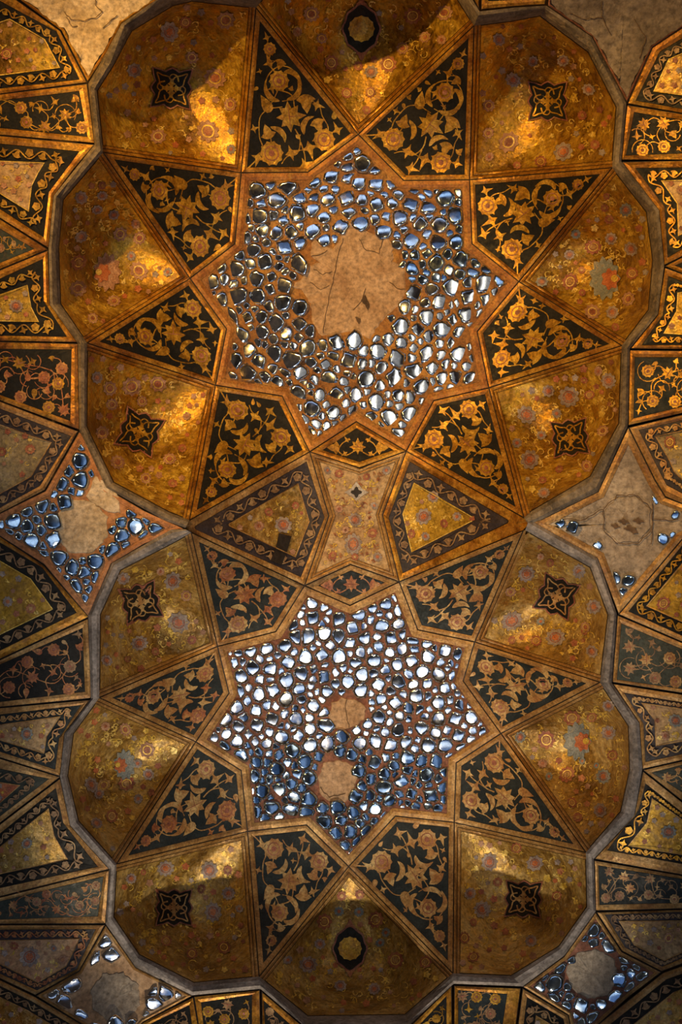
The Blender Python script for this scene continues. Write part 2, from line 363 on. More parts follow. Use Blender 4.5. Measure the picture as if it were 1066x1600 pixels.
RIB_B = [((299, 832), (290, 827)), ((270, 848), (268, 827)), ((188, 890), (175, 880)), ((156, 960), (138, 961)), ((155, 1090), (142, 1092)), ((114, 1146), (101, 1146)), ((105, 1212), (94, 1213)), ((122, 1283), (110, 1290)), ((182, 1350), (171, 1358)), ((177, 1433), (165, 1443)), ((217, 1492), (212, 1511)), ((303, 1536), (300, 1555)), ((405, 1526), (407, 1545)), ((481, 1588), (476, 1603)), ((633, 1586), (639, 1602)), ((708, 1521), (709, 1537)), ((799, 1525), (817, 1541)), ((874, 1479), (882, 1493)), ((918, 1417), (931, 1424)), ((916, 1332), (928, 1342)), ((971, 1268), (991, 1275)), ((985, 1202), (1004, 1202)), ((983, 1134), (999, 1130)), ((938, 1066), (956, 1067)), ((951, 960), (964, 959)), ((923, 886), (934, 872)), ((821, 828), (827, 812))]

# heights above the eye (metres)
ZRIM = 7.0
def star_h(C): return lambda p: 8.15 - 0.22 * (hypot(p[0] - C[0], p[1] - C[1]) / 250.0) ** 2
HA, HB = star_h(CA), star_h(CB)
def rayhit(a, rim, p):
    """fraction of the way a -> rim at which p lies, and where on the rim (0..1) that ray lands"""
    dx, dy = p[0] - a[0], p[1] - a[1]
    if abs(dx) + abs(dy) < 1e-6: return 0.0, 0.5, rim[0]
    best = None; tot = 0; segs = []
    for i in range(len(rim) - 1):
        l = hypot(rim[i + 1][0] - rim[i][0], rim[i + 1][1] - rim[i][1]); segs.append((tot, l)); tot += l
    for i in range(len(rim) - 1):
        (x0, y0), (x1, y1) = rim[i], rim[i + 1]
        ex, ey = x1 - x0, y1 - y0
        den = dx * ey - dy * ex
        if abs(den) < 1e-9: continue
        k = ((x0 - a[0]) * ey - (y0 - a[1]) * ex) / den
        s = ((x0 - a[0]) * dy - (y0 - a[1]) * dx) / den
        if k > 0:
            ex_ = max(0, -s, s - 1)
            if best is None or ex_ < best[0]: best = (ex_, k, i, min(1, max(0, s)))
    if best is None: return 1.0, 0.5, rim[0]
    _, k, i, s = best
    return min(1.0, 1 / k), (segs[i][0] + segs[i][1] * s) / tot, lerp(rim[i], rim[i + 1], s)
def shell_h(apex, rim, H):
    zp = H(apex)
    def f(p):
        t, s, _ = rayhit(apex, rim, p)
        w = 1 - abs(2 * s - 1) ** 1.35
        return zp - (zp - ZRIM) * t ** (1.6 + 2.6 * w)
    return f
def kite_h(tip, rim, H):
    def f(p):
        t, s, q = rayhit(tip, rim, p)
        zq = H(q); return zq - (zq - ZRIM) * max(0, 1 - t) ** 1.6
    return f
def mid_h(p):
    t = min(1, max(0, (abs(p[0] - 558) - 76) / 186.0))
    return 7.905 + 0.03 * (1 - min(1, abs(p[1] - 806) / 100)) - 0.905 * t ** 1.6
def out_h(p):
    a = max(0, (abs(p[0] - 548) - 390) / 155.0); b = max(0, (abs(p[1] - 795) - 690) / 140.0)
    return 6.95 - 0.27 * (a * a + b * b) ** 0.85

# ------------------------------------------------------------------ room shell
HX, HY, ZS = 3.7, 4.8, 5.6          # half width, half length, springing height of the vault
def box(name, x0, x1, y0, y1, z0, z1, mat, parent=None, **kw):
    V = [(x, y, z) for x in (x0, x1) for y in (y0, y1) for z in (z0, z1)]
    Fc = [(0, 1, 3, 2), (4, 6, 7, 5), (0, 4, 5, 1), (2, 3, 7, 6), (0, 2, 6, 4), (1, 5, 7, 3)]
    return mesh(name, V, Fc, mat, parent, **kw)
box('floor', -HX, HX, -HY, HY, -0.2, 0, 'floor', kind='structure', label='dark brick floor of the hall')
box('wall_left', -HX - 0.3, -HX, -HY, HY, 0, 7.2, 'stone', kind='structure', label='plain plaster wall of the hall')
box('wall_right', HX, HX + 0.3, -HY, HY, 0, 7.2, 'stone', kind='structure', label='plain plaster wall with a window')
box('wall_back', -HX, HX, -HY - 0.3, -HY, 0, 7.2, 'stone', kind='structure', label='plain plaster end wall')
box('wall_front', -HX, HX, HY, HY + 0.3, 0, 7.2, 'stone', kind='structure', label='plain plaster end wall with tall windows')
def window(n, axis, pos, c0, c1, z0, z1, mat, nx=3, nz=4):
    """window with frame, mullions and bright panes set on a wall; axis 'x' or 'y' is the wall's normal"""
    s = -1 if pos > 0 else 1
    def bx(nm, a0, a1, b0, b1, d0, d1, m, par):
        lo, hi = sorted((pos + s * d0, pos + s * d1))
        return box(nm, lo, hi, a0, a1, b0, b1, m, par) if axis == 'x' else box(nm, a0, a1, lo, hi, b0, b1, m, par)
    c = (pos, (c0 + c1) / 2, z0) if axis == 'x' else ((c0 + c1) / 2, pos, z0)
    w = empty('window_%d' % n, c, kind='structure', label='tall bright window of the hall')
    e = 0.09
    for a0, a1, b0, b1 in ((c0 - e, c0, z0 - e, z1 + e), (c1, c1 + e, z0 - e, z1 + e), (c0, c1, z0 - e, z0), (c0, c1, z1, z1 + e)):
        bx('frame', a0, a1, b0, b1, 0.0, 0.10, 'wood', w)
    dx, dz = (c1 - c0) / nx, (z1 - z0) / nz
    for i in range(nx):
        for j in range(nz):
            bx('pane', c0 + i * dx + 0.02, c0 + (i + 1) * dx - 0.02, z0 + j * dz + 0.02, z0 + (j + 1) * dz - 0.02, 0.01, 0.03, mat + ('_low' if nz * 0.15 < j + 0.5 < nz * 0.55 else '_high'), w)
window(1, 'y', HY, -2.9, 2.9, 0.3, 5.6, 'day_s', 5, 5)
window(2, 'y', -HY, -2.4, 2.4, 0.3, 5.6, 'day_n', 4, 5)
window(3, 'x', HX, -3.9, 0.1, 0.3, 5.4, 'day_e', 4, 5)
window(4, 'x', HX, 0.9, 4.1, 0.3, 5.4, 'day_w', 3, 5)

# vault shell above and beyond the decorated panels
def vault_shell():
    V, Fc = [], []
    nx, ny = 37, 49
    def z_at(x, y):
        ex, ey = max(0, abs(x) - 2.42), max(0, abs(y) - 4.0)
        z = 6.3 - 1.0 * (hypot(ex, ey) / 1.4) ** 1.1
        if abs(x) < 2.66 and abs(y) < 4.12: z = 8.5
        return z + CAMZ
    for j in range(ny):
        for i in range(nx):
            x = -HX + 2 * HX * i / (nx - 1); y = -HY + 2 * HY * j / (ny - 1)
            V.append((x, y, max(z_at(x, y), 5.2)))
    for j in range(ny - 1):
        for i in range(nx - 1):
            a = j * nx + i; Fc.append((a, a + 1, a + nx + 1, a + nx))
    mesh('ceiling', V, Fc, 'vault', smooth=False, kind='structure', label='dark plaster shell of the painted vault')
vault_shell()

# grey plaster ribs, one straight length after another
def rib(n, pairs, mat, label):
    r = empty('trim_%d' % n, U(pairs[len(pairs) // 2][0], 6.9), kind='structure', label=label)
    for (i0, o0), (i1, o1) in zip(pairs, pairs[1:]):
        V, Fc = [], []
        k = max(1, int(hypot(i1[0] - i0[0], i1[1] - i0[1]) / 30))
        for j in range(k + 1):
            i, o = lerp(i0, i1, j / k), lerp(o0, o1, j / k)
            zo = out_h(o)
            for f, z in ((-0.02, ZRIM + 0.02), (0.0, 6.955), (0.28, 6.925 + (zo - 6.95) * 0.28), (0.72, 6.915 + (zo - 6.95) * 0.72), (1.0, zo - 0.015), (1.03, zo + 0.05)):
                V.append(U(lerp(i, o, f), z))
        for j in range(k):
            for q in range(5):
                a = j * 6 + q; Fc.append((a, a + 1, a + 7, a + 6))
        mesh('rib_length', V, Fc, mat, r)
rib(1, RIB_A, 'rib_a', 'scalloped brown-grey plaster rib outlining the upper dome')
rib(2, RIB_B, 'rib', 'scalloped grey plaster rib outlining the lower dome')

# ------------------------------------------------------------------ mirror mosaics
def cells(P, sizes, seed, gap, reach=34):
    """irregular close-packed chips inside outline P: list of (centre, outline)"""
    rng = random.Random(seed)
    xs = [p[0] for p in P]; ys = [p[1] for p in P]
    pts = []; grid = {}
    def near(x, y, d):
        r = int(d // 20) + 1; gx, gy = int(x // 20), int(y // 20)
        for i in range(gx - r, gx + r + 1):
            for j in range(gy - r, gy + r + 1):
                for q in grid.get((i, j), ()): yield q
    for r, tries in sizes:
        for _ in range(tries):
            x, y = rng.uniform(min(xs), max(xs)), rng.uniform(min(ys), max(ys))
            if not inside((x, y), P): continue
            if any(hypot(q[0] - x, q[1] - y) < (q[2] + r) * 0.93 for q in near(x, y, 30)): continue
            q = (x, y, r); pts.append(q); grid.setdefault((int(x // 20), int(y // 20)), []).append(q)
    n = len(P); s = 1 if area(P) > 0 else -1
    edges = []
    for i in range(n):
        (x0, y0), (x1, y1) = P[i], P[(i + 1) % n]; l = hypot(x1 - x0, y1 - y0)
        edges.append((x0, y0, x1, y1, -(y1 - y0) / l * s, (x1 - x0) / l * s))
    def clip(poly, nx, ny, c):            # keep nx*x+ny*y <= c
        out = []
        for i in range(len(poly)):
            a, b = poly[i], poly[(i + 1) % len(poly)]
            da, db = nx * a[0] + ny * a[1] - c, nx * b[0] + ny * b[1] - c
            if da <= 0: out.append(a)
            if da * db < 0: out.append(lerp(a, b, da / (da - db)))
        return out
    res = []
    for x, y, r in pts:
        k = r * 1.7
        poly = [(x + k * cos(a * pi / 4 + 0.3), y + k * sin(a * pi / 4 + 0.3)) for a in range(8)]
        for q in near(x, y, reach):
            if q[0] == x and q[1] == y: continue
            d = hypot(q[0] - x, q[1] - y)
            if d > reach or not poly: continue
            nx, ny = (q[0] - x) / d, (q[1] - y) / d
            m = (d * d + r * r - q[2] * q[2]) / (2 * d) - gap * rng.uniform(0.7, 1.3)
            poly = clip(poly, nx, ny, nx * x + ny * y + m)
        for x0, y0, x1, y1, nx, ny in edges:
            t = ((x - x0) * (x1 - x0) + (y - y0) * (y1 - y0)) / ((x1 - x0) ** 2 + (y1 - y0) ** 2)
            if -0.15 < t < 1.15 and poly and (x - x0) * nx + (y - y0) * ny > 0:
                poly = clip(poly, -nx, -ny, -(x0 * nx + y0 * ny) - 1.2)
        if len(poly) < 3 or abs(area(poly)) < 14: continue
        res.append(((x, y), poly, r))
    return res, rng
def chip_outline(poly, rng, n=12):
    for _ in range(2 if len(poly) < 6 else 1):                # round the corners
        out = []
        for i in range(len(poly)):
            a, b = poly[i], poly[(i + 1) % len(poly)]
            out += [lerp(a, b, 0.17), lerp(a, b, 0.83)]
        poly = out
    c = centroid(poly)
    k = rng.random()
    lob, dep = (4, 0.24) if k < 0.28 else ((3, 0.16) if k < 0.4 else (2, 0.10) if k < 0.6 else (5, 0.03))
    rot = rng.uniform(0, 6); out = []
    for i in range(n):
        a = 2 * pi * i / n; p = (c[0] + 100 * cos(a), c[1] + 100 * sin(a))
        t, _, q = rayhit(c, poly + [poly[0]], p)
        f = 1 - dep * (0.5 + 0.5 * cos(lob * a + rot))
        out.append(lerp(c, q, f * 1.055))
    return c, out
def chip_mesh(c, out, H, aim, rng, bulge, lift=0.004):
    """domed mirror chip tilted so that it faces the room point `aim` back to the floor"""
    zc = H(c) - lift
    P = U(c, zc); v = (P[0], P[1], P[2] - CAMZ); l = math.sqrt(sum(q * q for q in v)); v = [q / l for q in v]
    w = [aim[k] - P[k] for k in range(3)]; l = math.sqrt(sum(q * q for q in w)); w = [q / l for q in w]
    n = [w[k] - v[k] for k in range(3)]
    gx, gy = n[0] / -n[2], n[1] / -n[2]
    g = hypot(gx, gy)
    if g > 0.42: gx, gy = gx * 0.42 / g, gy * 0.42 / g
    s = zc / F
    rad = sum(hypot(p[0] - c[0], p[1] - c[1]) for p in out) / len(out)
    V, Fc = [], []
    top = max(gx * (p[0] - c[0]) * s + gy * (p[1] - c[1]) * s for p in out)
    def vz(p, f):
        d = bulge * rad * s * (1 - f * f)
        z = zc - top + gx * (p[0] - c[0]) * s + gy * (p[1] - c[1]) * s - d
        return U(p, z)
    V.append(vz(c, 0)); m = len(out)
    for f in (0.62, 0.955):
        for p in out: V.append(vz(lerp(c, p, f), f))
    for p in out:
        V.append(U(p, H(p) + 0.004))                    # edge runs back into the mortar
    for i in range(m):
        j = (i + 1) % m
        Fc.append((0, 1 + i, 1 + j))
        Fc.append((1 + i, 1 + m + i, 1 + m + j, 1 + j))
        Fc.append((1 + m + i, 1 + 2 * m + i, 1 + 2 * m + j, 1 + m + j))
    return V, Fc
def mosaic(name, label, P, H, sizes, seed, gap, aim, mortar, bare=(), keep=None, border_w=12, bmat='border_star', bulge=0.05, C=None, limit=300, mirror_mat=None, ground='line', group='mirror mosaic stars of the vault'):
    C = C or centroid(P)
    root = empty(name, U(C, H(C)), label=label, cat='mosaic', group=group)
    m = MB(H, 0.0); m.area_fan(P, C, 16); m.build('ground', ground, root)
    P0, P1 = inset(P, 1.0), inset(P, border_w)
    border(H, P0, P1, 0.010, 'border', bmat, root)
    m = MB(H, 0.006); m.area_fan(inset(P, border_w + 0.2), C, 14); m.build('mortar_bed', mortar, root, smooth=True)
    Q = inset(P, border_w)
    cs, rng = cells(Q, sizes, seed, gap)
    chips = []
    for c, poly, r in cs:
        if any(inside(c, b) for b, _ in bare): continue
        if keep and not keep(c): continue
        c2, out = chip_outline(poly, rng)
        chips.append((abs(area(out)), c2, out))
    chips.sort(key=lambda q: -q[0])
    SV, SF = [], []
    for i, (a, c, out) in enumerate(chips):
        tgt, mm = aim(c, rng)
        V, Fc = chip_mesh(c, out, H, tgt, rng, bulge * rng.uniform(0.6, 1.5), 0.008)
        if i < limit: mesh('mirror_chip', V, Fc, mirror_mat or mm, root, smooth=True)
        else:
            o = len(SV); SV += V; SF += [tuple(q + o for q in f) for f in Fc]
    if SV: mesh('mirror_splinters', SV, SF, 'mirror', root, smooth=True, kind='stuff')
    for b, mat in bare:
        jb = []
        for p in subdiv(b, 6):
            jb.append((p[0] + rng.uniform(-1.6, 1.6), p[1] + rng.uniform(-1.6, 1.6)))
        c = centroid(b)
        V = [U(c, H(c) - 0.014)]; n = len(jb)
        for f, off in ((0.5, 0.015), (0.94, 0.012), (1.0, 0.0)):
            for p in jb:
                q = lerp(c, p, f); V.append(U(q, H(q) - off - (rng.uniform(0, 0.004) if f < 1 else 0)))
        Fc = [(0, 1 + i, 1 + (i + 1) % n) for i in range(n)]
        for k in (0, 1):
            for i in range(n):
                j = (i + 1) % n; Fc.append((1 + k * n + i, 1 + (k + 1) * n + i, 1 + (k + 1) * n + j, 1 + k * n + j))
        mesh('bare_plaster', V, Fc, mat, root, label='patch of bare plaster where mirror has fallen off')
    return root
def cracks(root, H, lines, off=0.021, w=1.1):
    for l in lines:
        rng = random.Random(int(l[0][0] * 7 + l[0][1]))
        pts = [(p[0] + rng.uniform(-1.5, 1.5), p[1] + rng.uniform(-1.5, 1.5)) for p in subdiv(l, 7, False)]
        m = MB(H, off); m.ribbon(pts, w); m.build('crack', 'crack', root)

starA = []
for i in range(9): starA += [A[i], AI[i]]
starB = []
for i in range(9): starB += [B[i], BI[i]]
NW, SW_, EW, DW = (0, -HY, 2.6), (0, HY, 2.8), (HX, -1.9, 2.7), (HX, 2.3, 2.3)
WEST, FLOOR = (-HX, -1.6, 2.4), (-0.6, -1.6, 0.0)
def jit(t, r, rng): return (t[0] + rng.gauss(0, r), t[1] + rng.gauss(0, r), max(0.0, t[2] + rng.gauss(0, r)))
def aimA(c, rng):
    x, y = c; k = rng.random()
    if y < 392 and x > 385 + (y - 285) * 0.55 and x < 690:
        return (jit(NW, 0.8, rng) if k < 0.85 else jit(FLOOR, 0.8, rng)), 'mirror'
    if x > 600 and y < 440: return (jit(NW, 1.5, rng) if k < 0.6 else jit(FLOOR, 1.0, rng)), 'mirror_blue'
    b = (x - 520) / 160 + (y - 470) / 140
    if y > 420 and x > 455 and k < 0.25 + b * 0.5: return jit(EW, 0.8, rng), 'mirror'
    if k < 0.3 and x > 470: return jit(EW, 1.4, rng), 'mirror'
    return jit(WEST if k < 0.7 else FLOOR, 1.0, rng), 'mirror'
def aimB(c, rng):
    x, y = c; k = rng.random()
    edge = 1168 + (x - 545) * (0.10 if x > 545 else 0.02)
    if y < edge: return (jit(SW_, 0.75, rng) if k < 0.93 else jit(DW, 1.0, rng)), 'mirror'
    if k < 0.16: return jit(SW_, 0.9, rng), 'mirror_blue'
    return jit(DW, 0.8, rng), 'mirror_blue'
bareA = [(548, 346), (556, 347), (585, 366), (608, 371), (616, 386), (616, 407), (634, 420), (636, 455), (630, 473), (608, 493), (595, 508), (578, 531), (546, 520), (501, 528), (486, 505), (484, 475), (470, 455), (453, 449), (472, 432), (482, 415), (497, 408), (484, 398), (488, 368), (502, 385), (520, 386), (531, 372), (541, 350)]
bareB1 = [(517, 1098), (535, 1090), (560, 1093), (573, 1106), (570, 1124), (558, 1136), (535, 1141), (517, 1137), (513, 1118)]
bareB2 = [(505, 1192), (530, 1186), (552, 1195), (560, 1212), (553, 1235), (540, 1255), (514, 1254), (499, 1240), (497, 1215)]
mA = mosaic('mirror_mosaic', 'nine-pointed mirror mosaic with large tan plaster patch in warm-lit ochre mortar, upper dome', starA, HA,
            [(14, 500), (10.8, 1500), (7.8, 3200), (5.2, 4500)], 11, 0.4, aimA, 'mortar_a', [(bareA, 'plaster')], C=CA)
cracks(mA, HA, [[(536, 372), (528, 400), (520, 440), (512, 480), (505, 520)], [(486, 400), (500, 398), (512, 392)], [(484, 440), (500, 452), (516, 447)], [(560, 372), (572, 392), (592, 396), (600, 372)],
                [(490, 420), (505, 428), (519, 424)], [(552, 485), (566, 470), (572, 452)], [(610, 440), (622, 452), (634, 452)]])
m = MB(HA, 0.022)
for c, r in (((571, 470), 9), ((560, 500), 6), ((574, 478), 6)): m.fan(c, circ(c, r, 9, 3, 0.3, r, 0.55, 1.0, -0.5))
m.build('stain', 'crack', mA)
mB = mosaic('mirror_mosaic', 'nine-pointed mirror mosaic with two small plaster patches in red mortar, lower dome', starB, HB,
            [(12, 600), (9.4, 1600), (7.0, 3200), (4.8, 5000)], 5, 0.4, aimB, 'mortar_b', [(bareB1, 'plaster'), (bareB2, 'plaster')], C=CB, bmat='border_b')
cracks(mB, HB, [[(542, 1092), (540, 1110), (546, 1138)], [(500, 1230), (515, 1246), (540, 1240)]])

# ------------------------------------------------------------------ dark kite panels
KT, KA, KB = (735, 48), (560, 210), (734, 281)          # the kite the ornament is drawn on
def tp(x, y): return (532 + x / 3.948, y / 3.948)
KITE_MOTIFS = [('vine_leaf', 545, 775, 78, .6), ('rosette', 635, 580, 50, 0), ('rosette', 318, 865, 58, 0), ('rosette', 622, 1010, 54, 0), ('rosette', 715, 405, 32, 0),
               ('palmette', 478, 655, 50, -1.4), ('lily', 660, 465, 40, -1.2), ('tulip', 715, 505, 34, 2.6), ('tulip', 690, 765, 58, 2.2), ('lily', 412, 940, 44, .4),
               ('lily', 520, 990, 50, 2.0), ('lily', 236, 832, 40, 2.6), ('lily', 432, 1045, 40, .3), ('lily', 722, 1020, 36, -1.3), ('lily', 722, 832, 36, 1.0),
               ('tulip', 655, 910, 46, 1.9), ('tulip', 375, 772, 46, -1.2), ('lily', 745, 345, 26, -1.2), ('lily', 572, 585, 26, 2.0), ('lily', 330, 690, 26, 0.4)]
KITE_LEAVES = [[(415, 745), (450, 790), (450, 840), (425, 870)], [(545, 910), (570, 865), (620, 850), (665, 870)], [(600, 690), (650, 705), (700, 690), (725, 650)], [(560, 670), (525, 630), (530, 570), (570, 525)],
               [(690, 560), (730, 580), (745, 630), (725, 690)]]
KITE_VINES = [[(120, 838), (236, 832), (300, 800), (325, 745), (400, 665), (478, 655), (560, 630), (620, 600)], [(525, 850), (505, 920), (440, 965), (380, 940), (325, 950)],
              [(500, 930), (470, 1000), (430, 1050)], [(650, 530), (655, 460), (700, 425), (745, 340)], [(560, 970), (600, 985), (640, 1010), (690, 970), (705, 900), (730, 840), (700, 770)],
              [(600, 620), (640, 690), (600, 760), (560, 790)], [(478, 655), (510, 680), (550, 705)], [(318, 865), (370, 800), (380, 760)], [(530, 600), (560, 540), (620, 510), (700, 520), (745, 590), (720, 680), (640, 710), (570, 680)]]
def affine(src, dst):
    (ax, ay), (bx, by), (cx, cy) = src
    d = (bx - ax) * (cy - ay) - (cx - ax) * (by - ay)
    def f(p):
        u = ((p[0] - ax) * (cy - ay) - (cx - ax) * (p[1] - ay)) / d
        v = ((bx - ax) * (p[1] - ay) - (p[0] - ax) * (by - ay)) / d
        return (dst[0][0] + u * (dst[1][0] - dst[0][0]) + v * (dst[2][0] - dst[0][0]), dst[0][1] + u * (dst[1][1] - dst[0][1]) + v * (dst[2][1] - dst[0][1]))
    return f
def motif(parent, zf, kind, c, r, rot, mat, mp=lambda p: p, off=0.005, rng=random):
    m = MB(zf, off)
    if kind == 'rosette': pts = circ(c, r, 30, 10, 0.09)
    elif kind == 'vine_leaf': pts = spiky(c, LEAF, r, rot)
    elif kind == 'lily': pts = spiky(c, LILY, r, rot)
    elif kind == 'tulip': pts = spiky(c, TULIP, r, rot)
    else: pts = spiky(c, BUD, r, rot)
    m.fan(mp(c), [mp(p) for p in pts])
    o = m.build(kind, mat, parent)
    if kind in ('rosette',) and r > 7:
        m = MB(zf, off + 0.002); m.strip([mp(p) for p in circ(c, r * 0.66, 16)], [mp(p) for p in circ(c, r * 0.56, 16)], True)
        m.build('petal_ring', 'redline', o)
        m = MB(zf, off + 0.002); m.fan(mp(c), [mp(p) for p in circ(c, r * 0.28, 8)]); m.build('heart', 'redline', o)
    elif kind == 'vine_leaf':
        m = MB(zf, off + 0.002)
        for i in (0, 4, 12):
            a = rot + 2 * pi * i / 16; m.ribbon([mp(c), mp((c[0] + r * .8 * cos(a), c[1] + r * .8 * sin(a)))], 1.3, 0.4)
        m.build('leaf_vein', 'redline', o)
    return o
def kite(tip, pa, pb, inner, H, label, gmat, bmat, omat, flip, omat2=None, seed=0):
    rng = random.Random(seed)
    P = [tip, pa, inner, pb]
    zf = kite_h(tip, [pa, inner, pb], H)
    c = centroid(P)
    root = empty('kite_panel', U(c, zf(c)), label=label, cat='panel', group='dark kite panels around the mirror stars')
    border(zf, P, inset(P, 10.5), -0.004, 'ground', 'line', root, ridge=0.0)
    P0, P1 = inset(P, 0.9), inset(P, 8.2); P2 = inset(P, 8.8)
    border(zf, P0, P1, 0.004, 'border', bmat, root)
    m = MB(zf, 0.003); m.area_fan(P2, centroid(P2), 13); m.build('field', gmat, root, smooth=True)
    q0, q1, q2 = inset([KT, KA, (631, 282), KB], 1.0), None, None
    mp0 = affine((KT, KA, KB), (tip, pa, pb) if not flip else (tip, pb, pa))
    cc = mp0(centroid([KT, KA, (631, 282), KB]))
    mp = lambda p: lerp(cc, mp0(p), 0.97)
    ok = inset(P, 9.5)
    m = MB(zf, 0.005)
    for v in KITE_VINES: m.ribbon([mp(p) for p in curve([tp(*q) for q in v])], 2.0, 1.3)
    m.build('vine_scroll', omat, root)
    for l in KITE_LEAVES:
        m = MB(zf, 0.006); m.crescent([mp(p) for p in curve([tp(*q) for q in l], 4)], 8.0); m.build('leaf', omat, root)
    done = [(*mp(tp(*q)), 4) for l in KITE_LEAVES for q in l]
    for k, x, y, r, rot in KITE_MOTIFS:
        if not inside(mp(tp(x, y)), ok): continue
        mat = omat2 if omat2 and rng.random() < 0.4 else omat
        motif(root, zf, k, tp(x, y), r / 3.948 * 1.18, rot, mat, mp, 0.0065); done.append((*mp(tp(x, y)), r / 3.948 * 1.1))
    Q = inset(P, 12); xs = [p[0] for p in Q]; ys = [p[1] for p in Q]
    for r, tries in ((6.5, 120), (4.6, 200)):
        for _ in range(tries):
            p = (rng.uniform(min(xs), max(xs)), rng.uniform(min(ys), max(ys)))
            if not inside(p, Q) or any(hypot(p[0] - d[0], p[1] - d[1]) < d[2] + r + 0.8 for d in done): continue
            done.append((*p, r)); motif(root, zf, rng.choice(['lily', 'palmette', 'tulip']), p, r * 1.15, rng.uniform(0, 6), omat2 if omat2 and rng.random() < 0.4 else omat, off=0.0065)
    return root
CLK_A = {0: 'one', 1: 'two', 2: 'four', 3: 'five', 5: 'seven', 6: 'eight', 7: 'ten', 8: 'eleven'}
for i in (0, 1, 2, 3, 5, 6, 7, 8):
    j = (i + 1) % 9
    kite(AT[i], A[i], A[j], AI[i], HA, "black kite panel with gold arabesque at %s o'clock around the upper mirror star" % CLK_A[i], 'black', 'border', 'orn', i in (1, 3, 5, 7), None, i)
CLK_B = {1: 'one', 2: 'two', 3: 'four', 4: 'five', 5: 'seven', 6: 'eight', 7: 'ten', 8: 'eleven'}
for i in (1, 2, 3, 4, 5, 6, 7, 8):
    j = (i + 1) % 9
    kite(BT[i], B[i], B[j], BI[i], HB, "blue-black kite panel with gold arabesque at %s o'clock around the lower mirror star" % CLK_B[i], 'teal', 'border_b', 'orn_b', i in (2, 4, 5, 7), 'orn_red' if i in (6, 7, 8) else None, i + 20)

# small lozenges between the mirror stars and the hourglass panel
def lozenge(P, zf, label, gmat, bmat, omat):
    c = centroid(P); root = empty('lozenge_panel', U(c, zf(c)), label=label, cat='panel', group='small dark lozenges beside the hourglass panel')
    border(zf, P, inset(P, 11), -0.004, 'ground', 'line', root, ridge=0.0)
    border(zf, inset(P, 0.9), inset(P, 8.5), 0.004, 'border', bmat, root)
    m = MB(zf, 0.003); m.area_fan(inset(P, 9.2), c, 12); m.build('field', gmat, root)
    x, y = c
    motif(root, zf, 'vine_leaf', (x, y), 13, -pi / 2, omat)
    for s in (-1, 1):
        motif(root, zf, 'tulip', (x + s * 34, y + 1), 12, 0 if s > 0 else pi, omat)
        motif(root, zf, 'lily', (x + s * 17, y - 11), 6, -pi / 2 + s * .6, omat); motif(root, zf, 'lily', (x + s * 20, y + 10), 6, pi / 2 - s, omat)
        m = MB(zf, 0.004); m.ribbon(curve([(x + s * 8, y + 8), (x + s * 20, y + 13), (x + s * 30, y + 6), (x + s * 24, y - 6), (x + s * 12, y - 12)]), 1.6); m.build('vine_scroll', omat, root)
lozenge([A[5], AI[4], A[4], DA], HA, 'small black lozenge with gold leaf under the upper mirror star', 'black', 'border', 'orn')
lozenge([B[0], DB, B[1], BI[0]], HB, 'small blue-black lozenge with rusty leaf above the lower mirror star', 'teal', 'border_b', 'orn_red')

# ------------------------------------------------------------------ gilded shells
def tendrils(parent, zf, P, n, seed, mat='tendril', w=1.3, size=(9, 20)):
    rng = random.Random(seed); xs = [p[0] for p in P]; ys = [p[1] for p in P]
    m = MB(zf, 0.0095); k = 0; guard = 0
    while k < n and guard < n * 12:
        guard += 1
        c = (rng.uniform(min(xs), max(xs)), rng.uniform(min(ys), max(ys)))
        if not inside(c, P): continue
        L = rng.uniform(*size); a = rng.uniform(0, 2 * pi); tw = rng.choice((-1, 1)) * rng.uniform(1.5, 4.0)
        pts = [c]; x, y = c
        for i in range(8):
            x += cos(a) * L / 8; y += sin(a) * L / 8; a += tw / 8 * (1 + i * 0.12); pts.append((x, y))
        if not all(inside(q, P) for q in pts[2::3]): continue
        m.ribbon(pts, w * rng.uniform(0.9, 1.5), 0.6); k += 1
        if rng.random() < 0.7:
            q = pts[-1]; m.fan(q, spiky(q, LILY, rng.uniform(2.2, 4.0), rng.uniform(0, 6)))
        if rng.random() < 0.5:
            q = pts[4]; m.fan(q, spiky(q, BUD, rng.uniform(2.0, 3.4), rng.uniform(0, 6)))
    return m.build('tendril_scrolls', mat, parent, kind='stuff')
